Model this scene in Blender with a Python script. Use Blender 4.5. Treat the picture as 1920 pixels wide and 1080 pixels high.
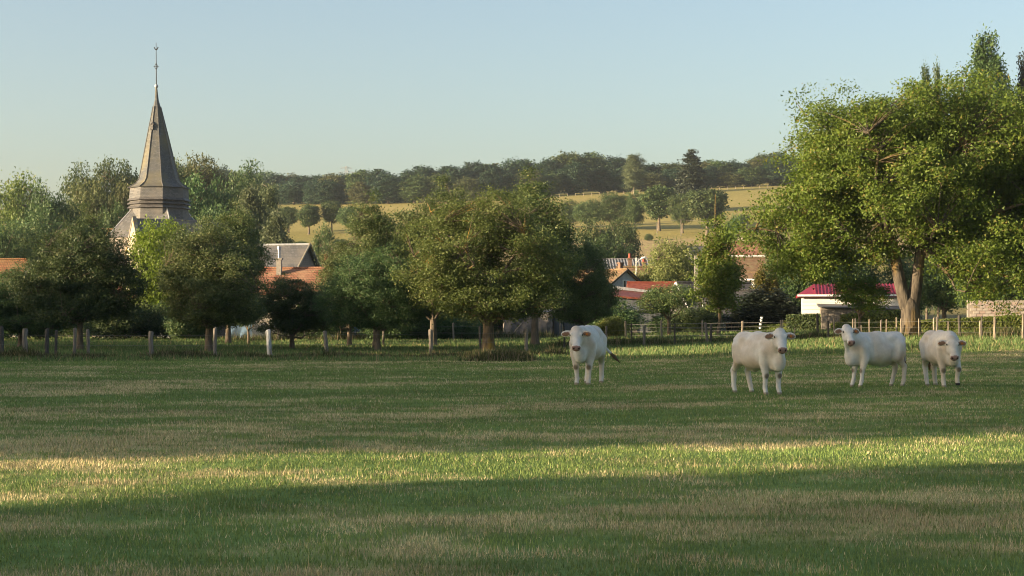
import bpy, math, random
import numpy as np
from mathutils import Vector, Matrix

for o in list(bpy.data.objects):
    bpy.data.objects.remove(o)
scene = bpy.context.scene
COL = scene.collection
R = math.radians

# ------------------------------------------------------------------ camera
CAMZ = 1.6
FPX = 3200.0                      # focal length in pixels of the 1920 px wide picture
PITCH = math.atan(60.0 / FPX)
cam_data = bpy.data.cameras.new('camera')
cam_data.sensor_width = 36.0
cam_data.lens = 36.0 * FPX / 1920.0
cam_data.clip_start = 0.1
cam_data.clip_end = 6000
cam = bpy.data.objects.new('camera', cam_data)
COL.objects.link(cam)
cam.location = (0, 0, CAMZ)
cam.rotation_euler = (math.pi / 2 + PITCH, 0, 0)
scene.camera = cam

# ------------------------------------------------------------------ light
SUN_EL = R(10.5)
SUN_HEAD = R(18.5)                # the light travels towards +X, turned this far towards +Y
world = bpy.data.worlds.new('World')
scene.world = world
world.use_nodes = True
wn = world.node_tree.nodes
sky_tex = wn.new('ShaderNodeTexSky')
sky_tex.sky_type = 'NISHITA'
sky_tex.sun_disc = False
sky_tex.sun_elevation = SUN_EL
sky_tex.sun_rotation = math.atan2(-math.cos(SUN_HEAD), -math.sin(SUN_HEAD))
sky_tex.altitude = 0
sky_tex.air_density = 0.93
sky_tex.dust_density = 2.8
sky_tex.ozone_density = 1.0
bg = wn['Background']
bg.inputs['Strength'].default_value = 0.094
world.node_tree.links.new(sky_tex.outputs['Color'], bg.inputs['Color'])

sun_data = bpy.data.lights.new('sun', 'SUN')
sun_data.energy = 5.0
sun_data.angle = R(0.5)
sun_data.color = (1.0, 0.80, 0.52)
sun = bpy.data.objects.new('sun', sun_data)
COL.objects.link(sun)
sdir = Vector((math.cos(SUN_HEAD) * math.cos(SUN_EL), math.sin(SUN_HEAD) * math.cos(SUN_EL), -math.sin(SUN_EL)))
sun.rotation_euler = sdir.to_track_quat('-Z', 'Y').to_euler()

vs = scene.view_settings
vs.view_transform = 'Standard'
vs.look = 'None'
vs.gamma = 1.0
vs.use_curve_mapping = False
vs.exposure = 1.55
scene.render.engine = 'CYCLES'
cy = scene.cycles
cy.use_denoising = True
cy.denoiser = 'OPENIMAGEDENOISE'
cy.denoising_input_passes = 'RGB_ALBEDO_NORMAL'
cy.denoising_prefilter = 'ACCURATE'
cy.filter_width = 1.05
cy.max_bounces = 6
cy.diffuse_bounces = 3
cy.glossy_bounces = 2
cy.transmission_bounces = 4
cy.transparent_max_bounces = 6
cy.volume_bounces = 0
cy.caustics_reflective = False
cy.caustics_refractive = False

# ------------------------------------------------------------------ helpers
def tag(o, label=None, cat=None, group=None, kind=None):
    if label: o['label'] = label
    if cat: o['category'] = cat
    if group: o['group'] = group
    if kind: o['kind'] = kind
    return o

def thing(name, label, cat, loc=(0, 0, 0), rz=0.0, group=None):
    o = bpy.data.objects.new(name, None)
    o.empty_display_size = 0.3
    COL.objects.link(o)
    o.location = loc
    o.rotation_euler = (0, 0, rz)
    return tag(o, label, cat, group)

def make_mesh(name, V, Fs, mat=None, smooth=False, attrs=None):
    """V (n,3); Fs list of (m,k) index arrays."""
    V = np.asarray(V, dtype=np.float32)
    if not isinstance(Fs, (list, tuple)):
        Fs = [Fs]
    Fs = [np.asarray(f, dtype=np.int32) for f in Fs if len(f)]
    me = bpy.data.meshes.new(name)
    me.vertices.add(len(V))
    me.vertices.foreach_set('co', V.ravel())
    nl = sum(f.size for f in Fs)
    npoly = sum(len(f) for f in Fs)
    me.loops.add(nl)
    me.polygons.add(npoly)
    me.loops.foreach_set('vertex_index', np.concatenate([f.ravel() for f in Fs]))
    tot = np.concatenate([np.full(len(f), f.shape[1], dtype=np.int32) for f in Fs])
    start = np.concatenate([[0], np.cumsum(tot)[:-1]]).astype(np.int32)
    me.polygons.foreach_set('loop_start', start)
    me.polygons.foreach_set('loop_total', tot)
    if smooth:
        me.polygons.foreach_set('use_smooth', np.ones(npoly, dtype=bool))
    me.update(calc_edges=True)
    if attrs:
        for an, (dom, typ, data) in attrs.items():
            a = me.attributes.new(an, typ, dom)
            key = 'color' if 'COLOR' in typ else ('vector' if 'VECTOR' in typ else 'value')
            a.data.foreach_set(key, np.asarray(data, dtype=np.float32).ravel())
    if mat:
        me.materials.append(mat)
    return me

def link(name, me, parent=None, loc=None):
    o = bpy.data.objects.new(name, me)
    COL.objects.link(o)
    if parent is not None:
        o.parent = parent
    if loc is not None:
        o.location = loc
    return o

class MB:
    """collects simple shapes into one mesh"""
    def __init__(self):
        self.v = []; self.f = {3: [], 4: []}; self.big = []; self.n = 0
    def add(self, V, faces):
        V = [tuple(p) for p in V]
        for f in faces:
            g = [i + self.n for i in f]
            if len(g) in self.f: self.f[len(g)].append(g)
            else: self.big.append(g)
        self.v += V; self.n += len(V)
        return self
    def box(self, c, s, rz=0.0):
        cx, cy, cz = c; sx, sy, sz = s[0] / 2, s[1] / 2, s[2] / 2
        ca, sa = math.cos(rz), math.sin(rz)
        V = []
        for z in (-sz, sz):
            for x, y in ((-sx, -sy), (sx, -sy), (sx, sy), (-sx, sy)):
                V.append((cx + x * ca - y * sa, cy + x * sa + y * ca, cz + z))
        return self.add(V, [(3, 2, 1, 0), (4, 5, 6, 7), (0, 1, 5, 4), (1, 2, 6, 5), (2, 3, 7, 6), (3, 0, 4, 7)])
    def tube(self, pts, rad, n=6, cap=True):
        V, F = tube_arrays(np.array(pts, float), np.array(rad, float) * np.ones(len(pts)), n)
        self.add(V, [tuple(f) for f in F])
        if cap:
            m = len(pts)
            b = self.n - n * m
            self.big.append([b + i for i in range(n)][::-1])
            self.big.append([b + n * (m - 1) + i for i in range(n)])
        return self
    def prism(self, poly, off):
        """poly: list of 3-D points, extruded by vector off"""
        k = len(poly)
        V = [tuple(p) for p in poly] + [tuple(np.array(p) + np.array(off)) for p in poly]
        F = [tuple(range(k))[::-1], tuple(range(k, 2 * k))]
        F += [(i, (i + 1) % k, (i + 1) % k + k, i + k) for i in range(k)]
        return self.add(V, F)
    def mesh(self, name, mat, smooth=False):
        me = bpy.data.meshes.new(name)
        me.from_pydata(self.v, [], self.f[3] + self.f[4] + self.big)
        if smooth:
            me.polygons.foreach_set('use_smooth', np.ones(len(me.polygons), dtype=bool))
        me.materials.append(mat)
        me.update()
        return me
    def build(self, name, mat, parent=None, smooth=False, loc=None):
        return link(name, self.mesh(name, mat, smooth), parent, loc)

def tube_arrays(P, r, n=6):
    m = len(P)
    T = np.gradient(P, axis=0)
    T /= np.linalg.norm(T, axis=1)[:, None] + 1e-9
    ref = np.array([0.0, 0, 1]) if abs(T[0, 2]) < 0.9 else np.array([1.0, 0, 0])
    A = np.cross(T, ref); A /= np.linalg.norm(A, axis=1)[:, None] + 1e-9
    B = np.cross(T, A)
    ang = np.arange(n) / n * 2 * math.pi
    V = P[:, None, :] + r[:, None, None] * (np.cos(ang)[None, :, None] * A[:, None, :] + np.sin(ang)[None, :, None] * B[:, None, :])
    i = np.arange(m - 1)[:, None] * n; j = np.arange(n)[None, :]
    j2 = (j + 1) % n
    F = np.stack([i + j, i + j2, i + n + j2, i + n + j], -1).reshape(-1, 4)
    return V.reshape(-1, 3), F

# value noise on the plane
_rs = np.random.RandomState(7)
_NT = _rs.rand(256, 256).astype(np.float32)
def vnoise(x, y):
    xi = np.floor(x).astype(int); yi = np.floor(y).astype(int)
    fx = x - xi; fy = y - yi
    fx = fx * fx * (3 - 2 * fx); fy = fy * fy * (3 - 2 * fy)
    a = _NT[xi & 255, yi & 255]; b = _NT[(xi + 1) & 255, yi & 255]
    c = _NT[xi & 255, (yi + 1) & 255]; d = _NT[(xi + 1) & 255, (yi + 1) & 255]
    return (a * (1 - fx) + b * fx) * (1 - fy) + (c * (1 - fx) + d * fx) * fy
def fbm(x, y, o=3):
    s = 0; a = 1; t = 0
    for k in range(o):
        s = s + a * vnoise(x * 2 ** k + 13 * k, y * 2 ** k + 7 * k); t += a; a *= 0.5
    return s / t
def sstep(a, b, x):
    t = np.clip((x - a) / (b - a), 0, 1)
    return t * t * (3 - 2 * t)

# ------------------------------------------------------------------ terrain
_HY = np.array([-400, 130, 150, 190, 225, 270, 330, 400, 450, 540, 620, 700, 900, 1100, 1600], float)
_HZ = np.array([0, 0, -0.7, -1.0, -0.4, 2.5, 9.0, 17.0, 24.0, 36.5, 46.5, 53.5, 71.5, 84, 90], float)
def terrain(x, y):
    x = np.asarray(x, float); y = np.asarray(y, float)
    hy = np.interp(y, _HY, _HZ)
    hill = hy * np.where(y > 225, 1 + np.clip(x, -230, 300) * 0.00075 * sstep(225, 420, y), 1)
    right = 0.72 * sstep(42, 86, y) * sstep(-2, 22, x) * (1 - sstep(120, 170, y))
    bank = 0.9 * sstep(88, 125, y) * sstep(14, 45, x) * (1 - sstep(150, 200, y))
    back = 0.22 * sstep(70, 125, y) * (1 - sstep(135, 170, y))
    und = 0.05 * (vnoise(x * 0.11 + 40, y * 0.09 + 40) - 0.5) * sstep(8, 30, y) + 0.02 * (vnoise(x * 0.6, y * 0.6) - 0.5)
    far = 1.5 * (vnoise(x * 0.012 + 3, y * 0.012) - 0.5) * sstep(260, 420, y)
    return hill + right + bank + back + und + far
def tz(x, y):
    return float(terrain(np.array([x]), np.array([y]))[0])

def ray(px, py):
    u = (px - 960) / FPX; v = (540 - py) / FPX
    ca, sa = math.cos(PITCH), math.sin(PITCH)
    return np.array([u, ca - v * sa, sa + v * ca])
def P(px, py, d):
    """the point seen at a pixel of the photograph, d metres north of the camera"""
    r = ray(px, py)
    return np.array([0, 0, CAMZ]) + r * (d / r[1])
def gx(px, d):
    return (px - 960) / FPX * d / math.cos(PITCH)
def ground_at(px, d):
    x = gx(px, d)
    return np.array([x, d, tz(x, d)])
_YS = np.concatenate([np.arange(7, 150, 0.25), np.arange(150, 1300, 2.0)])
def gp(px, py):
    """where the ground is met at a pixel"""
    r = ray(px, py)
    t = _YS / r[1]
    X = r[0] * t; Z = CAMZ + r[2] * t
    below = np.nonzero(Z < terrain(X, _YS))[0]
    i = below[0] if len(below) else len(_YS) - 1
    return np.array([X[i], _YS[i], tz(X[i], _YS[i])])

# ------------------------------------------------------------------ materials
def new_mat(name):
    m = bpy.data.materials.new(name)
    m.use_nodes = True
    nt = m.node_tree
    b = nt.nodes['Principled BSDF']
    return m, nt, b

def mat(name, c1, c2=None, scale=6.0, rough=0.85, bump=0.0, bscale=None, stretch=(1, 1, 1), contrast=(0.35, 0.65), c3=None, s3=0.6, metal=0.0, spec=0.25):
    m, nt, b = new_mat(name)
    b.inputs['Roughness'].default_value = rough
    b.inputs['Metallic'].default_value = metal
    b.inputs['Specular IOR Level'].default_value = spec
    N = nt.nodes; L = nt.links
    b.inputs['Base Color'].default_value = (*c1, 1)
    tc = N.new('ShaderNodeTexCoord')
    mp = N.new('ShaderNodeMapping'); mp.inputs['Scale'].default_value = stretch
    L.new(tc.outputs['Object'], mp.inputs['Vector'])
    if c2:
        n = N.new('ShaderNodeTexNoise'); n.inputs['Scale'].default_value = scale; n.inputs['Detail'].default_value = 6
        L.new(mp.outputs[0], n.inputs['Vector'])
        r = N.new('ShaderNodeValToRGB')
        r.color_ramp.elements[0].position = contrast[0]; r.color_ramp.elements[0].color = (*c1, 1)
        r.color_ramp.elements[1].position = contrast[1]; r.color_ramp.elements[1].color = (*c2, 1)
        L.new(n.outputs['Fac'], r.inputs['Fac'])
        out = r.outputs['Color']
        if c3:
            n3 = N.new('ShaderNodeTexNoise'); n3.inputs['Scale'].default_value = s3; n3.inputs['Detail'].default_value = 5
            L.new(mp.outputs[0], n3.inputs['Vector'])
            r3 = N.new('ShaderNodeValToRGB'); r3.color_ramp.elements[0].position = 0.5; r3.color_ramp.elements[1].position = 0.66
            L.new(n3.outputs['Fac'], r3.inputs['Fac'])
            mx = N.new('ShaderNodeMixRGB'); mx.inputs['Color2'].default_value = (*c3, 1)
            L.new(r3.outputs['Color'], mx.inputs['Fac']); L.new(out, mx.inputs['Color1'])
            out = mx.outputs['Color']
        L.new(out, b.inputs['Base Color'])
    if bump:
        nb = N.new('ShaderNodeTexNoise'); nb.inputs['Scale'].default_value = bscale or scale * 2; nb.inputs['Detail'].default_value = 8
        L.new(mp.outputs[0], nb.inputs['Vector'])
        bp = N.new('ShaderNodeBump'); bp.inputs['Strength'].default_value = bump; bp.inputs['Distance'].default_value = 0.05
        L.new(nb.outputs['Fac'], bp.inputs['Height']); L.new(bp.outputs['Normal'], b.inputs['Normal'])
    return m

def rows_mat(name, c1, c2, mortar, w=0.2, h=0.3, rough=0.8, c3=None, axis='XZ', bump=0.5, msize=0.012, s3=0.5, bias=0.0):
    """courses of tiles, slates or bricks too fine to see apart: colour per piece and fine relief"""
    m, nt, b = new_mat(name)
    N = nt.nodes; L = nt.links
    b.inputs['Roughness'].default_value = rough
    b.inputs['Specular IOR Level'].default_value = 0.2
    tc = N.new('ShaderNodeTexCoord')
    sep = N.new('ShaderNodeSeparateXYZ'); cmb = N.new('ShaderNodeCombineXYZ')
    L.new(tc.outputs['Object'], sep.inputs[0])
    if axis == 'XZ':
        add = N.new('ShaderNodeMath'); add.operation = 'ADD'
        L.new(sep.outputs['X'], add.inputs[0]); L.new(sep.outputs['Y'], add.inputs[1])
        L.new(add.outputs[0], cmb.inputs['X'])
    else:
        L.new(sep.outputs['X'], cmb.inputs['X'])
    L.new(sep.outputs['Z'], cmb.inputs['Y'])
    br = N.new('ShaderNodeTexBrick')
    br.inputs['Scale'].default_value = 1.0
    br.inputs['Brick Width'].default_value = w; br.inputs['Row Height'].default_value = h
    br.inputs['Mortar Size'].default_value = msize; br.inputs['Mortar Smooth'].default_value = 0.3
    br.inputs['Bias'].default_value = bias
    br.inputs['Color1'].default_value = (*c1, 1); br.inputs['Color2'].default_value = (*c2, 1); br.inputs['Mortar'].default_value = (*mortar, 1)
    L.new(cmb.outputs[0], br.inputs['Vector'])
    out = br.outputs['Color']
    ns = N.new('ShaderNodeTexNoise'); ns.inputs['Scale'].default_value = s3; ns.inputs['Detail'].default_value = 7
    L.new(tc.outputs['Object'], ns.inputs['Vector'])
    rr = N.new('ShaderNodeValToRGB'); rr.color_ramp.elements[0].position = 0.42; rr.color_ramp.elements[1].position = 0.68
    L.new(ns.outputs['Fac'], rr.inputs['Fac'])
    if c3:
        mx = N.new('ShaderNodeMixRGB'); mx.inputs['Color2'].default_value = (*c3, 1)
        mu = N.new('ShaderNodeMath'); mu.operation = 'MULTIPLY'; mu.inputs[1].default_value = 0.75
        L.new(rr.outputs['Color'], mu.inputs[0]); L.new(mu.outputs[0], mx.inputs['Fac'])
        L.new(out, mx.inputs['Color1']); out = mx.outputs['Color']
    L.new(out, b.inputs['Base Color'])
    bp = N.new('ShaderNodeBump'); bp.inputs['Strength'].default_value = bump; bp.inputs['Distance'].default_value = 0.03; bp.invert = True
    L.new(br.outputs['Fac'], bp.inputs['Height']); L.new(bp.outputs['Normal'], b.inputs['Normal'])
    return m

def leaf_mat(name, c1, c2, c3=None, trans=0.28, rough=0.55, spec=0.3):
    m, nt, b = new_mat(name)
    N = nt.nodes; L = nt.links
    at = N.new('ShaderNodeAttribute'); at.attribute_name = 'rnd'
    rp = N.new('ShaderNodeValToRGB')
    rp.color_ramp.elements[0].position = 0.0; rp.color_ramp.elements[0].color = (*c1, 1)
    rp.color_ramp.elements[1].position = 0.85; rp.color_ramp.elements[1].color = (*c2, 1)
    if c3:
        e = rp.color_ramp.elements.new(1.0); e.color = (*c3, 1)
    L.new(at.outputs['Fac'], rp.inputs['Fac'])
    oi = N.new('ShaderNodeObjectInfo')
    hs = N.new('ShaderNodeHueSaturation')
    mr = N.new('ShaderNodeMapRange'); mr.inputs['To Min'].default_value = 0.8; mr.inputs['To Max'].default_value = 1.2
    L.new(oi.outputs['Random'], mr.inputs['Value']); L.new(mr.outputs[0], hs.inputs['Value'])
    mh = N.new('ShaderNodeMapRange'); mh.inputs['To Min'].default_value = 0.485; mh.inputs['To Max'].default_value = 0.515
    L.new(oi.outputs['Random'], mh.inputs['Value']); L.new(mh.outputs[0], hs.inputs['Hue'])
    L.new(rp.outputs['Color'], hs.inputs['Color'])
    L.new(hs.outputs['Color'], b.inputs['Base Color'])
    b.inputs['Roughness'].default_value = rough
    b.inputs['Specular IOR Level'].default_value = spec
    tr = N.new('ShaderNodeBsdfTranslucent')
    L.new(hs.outputs['Color'], tr.inputs['Color'])
    mx = N.new('ShaderNodeMixShader'); mx.inputs['Fac'].default_value = trans
    L.new(b.outputs[0], mx.inputs[1]); L.new(tr.outputs[0], mx.inputs[2])
    L.new(mx.outputs[0], N['Material Output'].inputs['Surface'])
    return m

M = {}
M['bark'] = mat('bark', (0.10, 0.08, 0.06), (0.20, 0.155, 0.11), 9, 0.95, 0.8, stretch=(1, 1, 0.3))
M['bark_lichen'] = mat('bark_lichen', (0.09, 0.07, 0.05), (0.18, 0.14, 0.10), 7, 0.95, 0.8, stretch=(1, 1, 0.35), c3=(0.34, 0.21, 0.045), s3=1.6)
M['bark_walnut'] = mat('bark_walnut', (0.045, 0.037, 0.029), (0.13, 0.105, 0.078), 6, 0.95, 0.9, stretch=(1, 1, 0.3), c3=(0.17, 0.11, 0.035), s3=1.1)
M['bark_pale'] = mat('bark_pale', (0.3, 0.25, 0.19), (0.42, 0.36, 0.28), 6, 0.95, 0.4)
M['wood_grey'] = mat('wood_grey', (0.13, 0.11, 0.09), (0.25, 0.215, 0.18), 8, 0.9, 0.6, stretch=(3, 3, 0.4))
M['wood_dark'] = mat('wood_dark', (0.05, 0.045, 0.04), (0.11, 0.095, 0.08), 8, 0.9, 0.6, stretch=(3, 3, 0.4))
M['wood_pale'] = mat('wood_pale', (0.22, 0.175, 0.125), (0.38, 0.31, 0.23), 8, 0.9, 0.5, stretch=(3, 3, 0.4))
M['wood_white'] = mat('wood_white', (0.28, 0.28, 0.275), (0.46, 0.46, 0.45), 7, 0.9, 0.5, stretch=(2, 2, 0.5), c3=(0.16, 0.14, 0.12), s3=3)
M['wire'] = mat('wire', (0.22, 0.205, 0.185), None, rough=0.55, metal=0.4)
M['insulator'] = mat('insulator', (0.8, 0.8, 0.78), None, rough=0.4)
M['slate'] = rows_mat('slate', (0.080, 0.084, 0.090), (0.130, 0.133, 0.136), (0.07, 0.065, 0.06), 0.22, 0.13, 0.6, c3=(0.17, 0.145, 0.08), s3=0.40, bump=0.5)
M['slate_plain'] = rows_mat('slate_plain', (0.10, 0.098, 0.098), (0.15, 0.146, 0.146), (0.055, 0.055, 0.055), 0.24, 0.14, 0.7, c3=(0.18, 0.16, 0.14), s3=0.8, bump=0.4)
M['slate_dark'] = rows_mat('slate_dark', (0.07, 0.065, 0.065), (0.12, 0.11, 0.105), (0.035, 0.03, 0.03), 0.24, 0.16, 0.55, c3=(0.13, 0.12, 0.11), s3=0.6)
M['tile_red'] = rows_mat('tile_red', (0.24, 0.085, 0.05), (0.38, 0.16, 0.095), (0.10, 0.05, 0.035), 0.2, 0.17, 0.85, c3=(0.36, 0.22, 0.13), s3=1.2, bump=0.8, msize=0.02)
M['tile_orange'] = rows_mat('tile_orange', (0.26, 0.11, 0.05), (0.37, 0.18, 0.085), (0.14, 0.07, 0.04), 0.2, 0.15, 0.9, c3=(0.25, 0.18, 0.08), s3=0.8, bump=0.7, msize=0.018)
M['tile_brown'] = rows_mat('tile_brown', (0.19, 0.11, 0.065), (0.29, 0.17, 0.095), (0.12, 0.07, 0.04), 0.2, 0.15, 0.9, c3=(0.24, 0.185, 0.10), s3=1.4, bump=0.7, msize=0.018)
M['sheet_red'] = mat('sheet_red', (0.17, 0.042, 0.028), (0.25, 0.075, 0.045), 3, 0.6)
M['sheet_crimson'] = mat('sheet_crimson', (0.28, 0.025, 0.045), (0.34, 0.04, 0.06), 2, 0.5)
M['sheet_grey'] = mat('sheet_grey', (0.30, 0.29, 0.29), (0.42, 0.40, 0.39), 1.5, 0.6)
M['sheet_dark'] = mat('sheet_dark', (0.12, 0.115, 0.11), (0.19, 0.18, 0.17), 1.2, 0.6, bump=0.1)
M['stone'] = rows_mat('stone', (0.30, 0.265, 0.215), (0.40, 0.36, 0.295), (0.26, 0.235, 0.19), 0.5, 0.28, 0.95, c3=(0.36, 0.29, 0.21), s3=1.0, bump=0.4)
M['stone_coping'] = mat('stone_coping', (0.20, 0.18, 0.15), (0.30, 0.27, 0.22), 4, 0.9, 0.5, c3=(0.30, 0.19, 0.04), s3=1.3)
M['render_cream'] = mat('render_cream', (0.50, 0.44, 0.35), (0.60, 0.53, 0.43), 1.5, 0.9, 0.1)
M['render_white'] = mat('render_white', (0.42, 0.42, 0.41), (0.52, 0.52, 0.50), 1.2, 0.9, 0.1)
M['render_grey'] = mat('render_grey', (0.36, 0.35, 0.34), (0.46, 0.44, 0.42), 1.5, 0.9, 0.1)
M['render_pink'] = mat('render_pink', (0.33, 0.24, 0.195), (0.40, 0.30, 0.245), 1.5, 0.9, 0.15)
M['paint_white'] = mat('paint_white', (0.68, 0.67, 0.64), (0.76, 0.75, 0.72), 2, 0.7)
M['board_white'] = mat('board_white', (0.66, 0.64, 0.59), (0.75, 0.73, 0.68), 2, 0.75, 0.1, stretch=(0.4, 0.4, 3))
M['brick'] = rows_mat('brick', (0.15, 0.06, 0.04), (0.23, 0.10, 0.065), (0.20, 0.17, 0.13), 0.22, 0.075, 0.9, c3=(0.19, 0.13, 0.09), s3=2)
M['block'] = mat('block', (0.32, 0.265, 0.215), (0.44, 0.37, 0.31), 2.5, 0.9, 0.3)
M['mortar'] = mat('mortar', (0.30, 0.255, 0.21), None, rough=0.95)
M['glass'] = mat('glass', (0.02, 0.024, 0.03), None, rough=0.08, spec=0.6)
M['glass_sky'] = mat('glass_sky', (0.10, 0.13, 0.16), None, rough=0.05, spec=1.0)
M['dark'] = mat('dark', (0.02, 0.02, 0.02), None, rough=0.8)
M['tarp_blue'] = mat('tarp_blue', (0.08, 0.13, 0.19), (0.11, 0.17, 0.24), 3, 0.55)
M['tarp_grey'] = mat('tarp_grey', (0.05, 0.045, 0.04), (0.13, 0.115, 0.10), 2, 0.6, 0.2)
M['shed_shade_tone'] = mat('shed_shade_tone', (0.085, 0.09, 0.10), (0.13, 0.135, 0.145), 2, 0.85, 0.2, stretch=(3, 3, 0.3))  # wall tone darkened to stand in for shade on the sheds
M['pylon'] = mat('pylon', (0.28, 0.29, 0.30), None, rough=0.7)
M['concrete'] = mat('concrete', (0.22, 0.195, 0.165), (0.31, 0.28, 0.24), 3, 0.9, 0.2)
M['iron'] = mat('iron', (0.04, 0.038, 0.036), None, rough=0.6, metal=0.5)
M['zinc'] = mat('zinc', (0.35, 0.35, 0.35), (0.45, 0.45, 0.45), 4, 0.5, metal=0.3)
M['pot_red'] = mat('pot_red', (0.24, 0.07, 0.045), None, rough=0.8)
M['flower_white'] = mat('flower_white', (0.75, 0.74, 0.72), None, rough=0.8)

M['leaf_apple'] = leaf_mat('leaf_apple', (0.050, 0.082, 0.026), (0.145, 0.178, 0.058), (0.25, 0.245, 0.10), trans=0.32)
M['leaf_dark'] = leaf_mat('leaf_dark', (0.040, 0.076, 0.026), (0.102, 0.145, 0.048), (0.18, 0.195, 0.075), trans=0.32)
M['leaf_bright'] = leaf_mat('leaf_bright', (0.070, 0.115, 0.026), (0.175, 0.225, 0.058), (0.27, 0.28, 0.11), trans=0.38)
M['leaf_lime'] = leaf_mat('leaf_lime', (0.11, 0.185, 0.016), (0.20, 0.29, 0.030), (0.22, 0.28, 0.05), trans=0.4)
M['leaf_walnut'] = leaf_mat('leaf_walnut', (0.065, 0.105, 0.014), (0.150, 0.205, 0.028), (0.23, 0.19, 0.05), trans=0.38)
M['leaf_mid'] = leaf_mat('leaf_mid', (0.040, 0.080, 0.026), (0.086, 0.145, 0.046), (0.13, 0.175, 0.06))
M['leaf_olive'] = leaf_mat('leaf_olive', (0.070, 0.085, 0.028), (0.125, 0.135, 0.050), (0.16, 0.15, 0.06))
M['leaf_silver'] = leaf_mat('leaf_silver', (0.075, 0.10, 0.045), (0.14, 0.165, 0.08), (0.18, 0.20, 0.11), trans=0.35)
M['leaf_willow'] = leaf_mat('leaf_willow', (0.12, 0.155, 0.045), (0.23, 0.26, 0.08), (0.30, 0.31, 0.12), trans=0.38)
M['leaf_wood'] = leaf_mat('leaf_wood', (0.017, 0.042, 0.020), (0.034, 0.068, 0.034), (0.058, 0.090, 0.044), trans=0.2)
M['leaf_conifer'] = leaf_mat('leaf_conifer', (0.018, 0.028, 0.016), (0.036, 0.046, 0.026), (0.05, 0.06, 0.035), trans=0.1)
M['leaf_gold'] = leaf_mat('leaf_gold', (0.08, 0.07, 0.014), (0.13, 0.11, 0.024), (0.17, 0.14, 0.03), trans=0.2)
M['leaf_hedge'] = leaf_mat('leaf_hedge', (0.075, 0.115, 0.020), (0.155, 0.185, 0.036), (0.22, 0.21, 0.06), trans=0.3)

def color_attr_mat(name, attr='col', rough=0.8, extra_noise=0.0, spec=0.2, trans=0.0, lo=0.6, hi=1.35):
    m, nt, b = new_mat(name)
    N = nt.nodes; L = nt.links
    at = N.new('ShaderNodeAttribute'); at.attribute_name = attr
    out = at.outputs['Color']
    if extra_noise:
        tc = N.new('ShaderNodeTexCoord')
        n = N.new('ShaderNodeTexNoise'); n.inputs['Scale'].default_value = extra_noise; n.inputs['Detail'].default_value = 8; n.inputs['Roughness'].default_value = 0.7
        L.new(tc.outputs['Object'], n.inputs['Vector'])
        mr = N.new('ShaderNodeMapRange'); mr.inputs['From Min'].default_value = 0.3; mr.inputs['From Max'].default_value = 0.7
        mr.inputs['To Min'].default_value = lo; mr.inputs['To Max'].default_value = hi
        L.new(n.outputs['Fac'], mr.inputs['Value'])
        mx = N.new('ShaderNodeMixRGB'); mx.blend_type = 'MULTIPLY'; mx.inputs['Fac'].default_value = 1
        L.new(out, mx.inputs['Color1']); L.new(mr.outputs[0], mx.inputs['Color2'])
        out = mx.outputs['Color']
    L.new(out, b.inputs['Base Color'])
    b.inputs['Roughness'].default_value = rough
    b.inputs['Specular IOR Level'].default_value = spec
    if trans:
        tr = N.new('ShaderNodeBsdfTranslucent'); L.new(out, tr.inputs['Color'])
        ms = N.new('ShaderNodeMixShader'); ms.inputs['Fac'].default_value = trans
        L.new(b.outputs[0], ms.inputs[1]); L.new(tr.outputs[0], ms.inputs[2])
        L.new(ms.outputs[0], N['Material Output'].inputs['Surface'])
    return m
M['ground'] = color_attr_mat('ground', extra_noise=1.3, rough=0.95, spec=0.05)
M['grass'] = color_attr_mat('grass', rough=0.7, spec=0.15, trans=0.25)
M['coat'] = color_attr_mat('coat', extra_noise=7.0, rough=0.85, spec=0.15, lo=0.84, hi=1.08)
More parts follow.
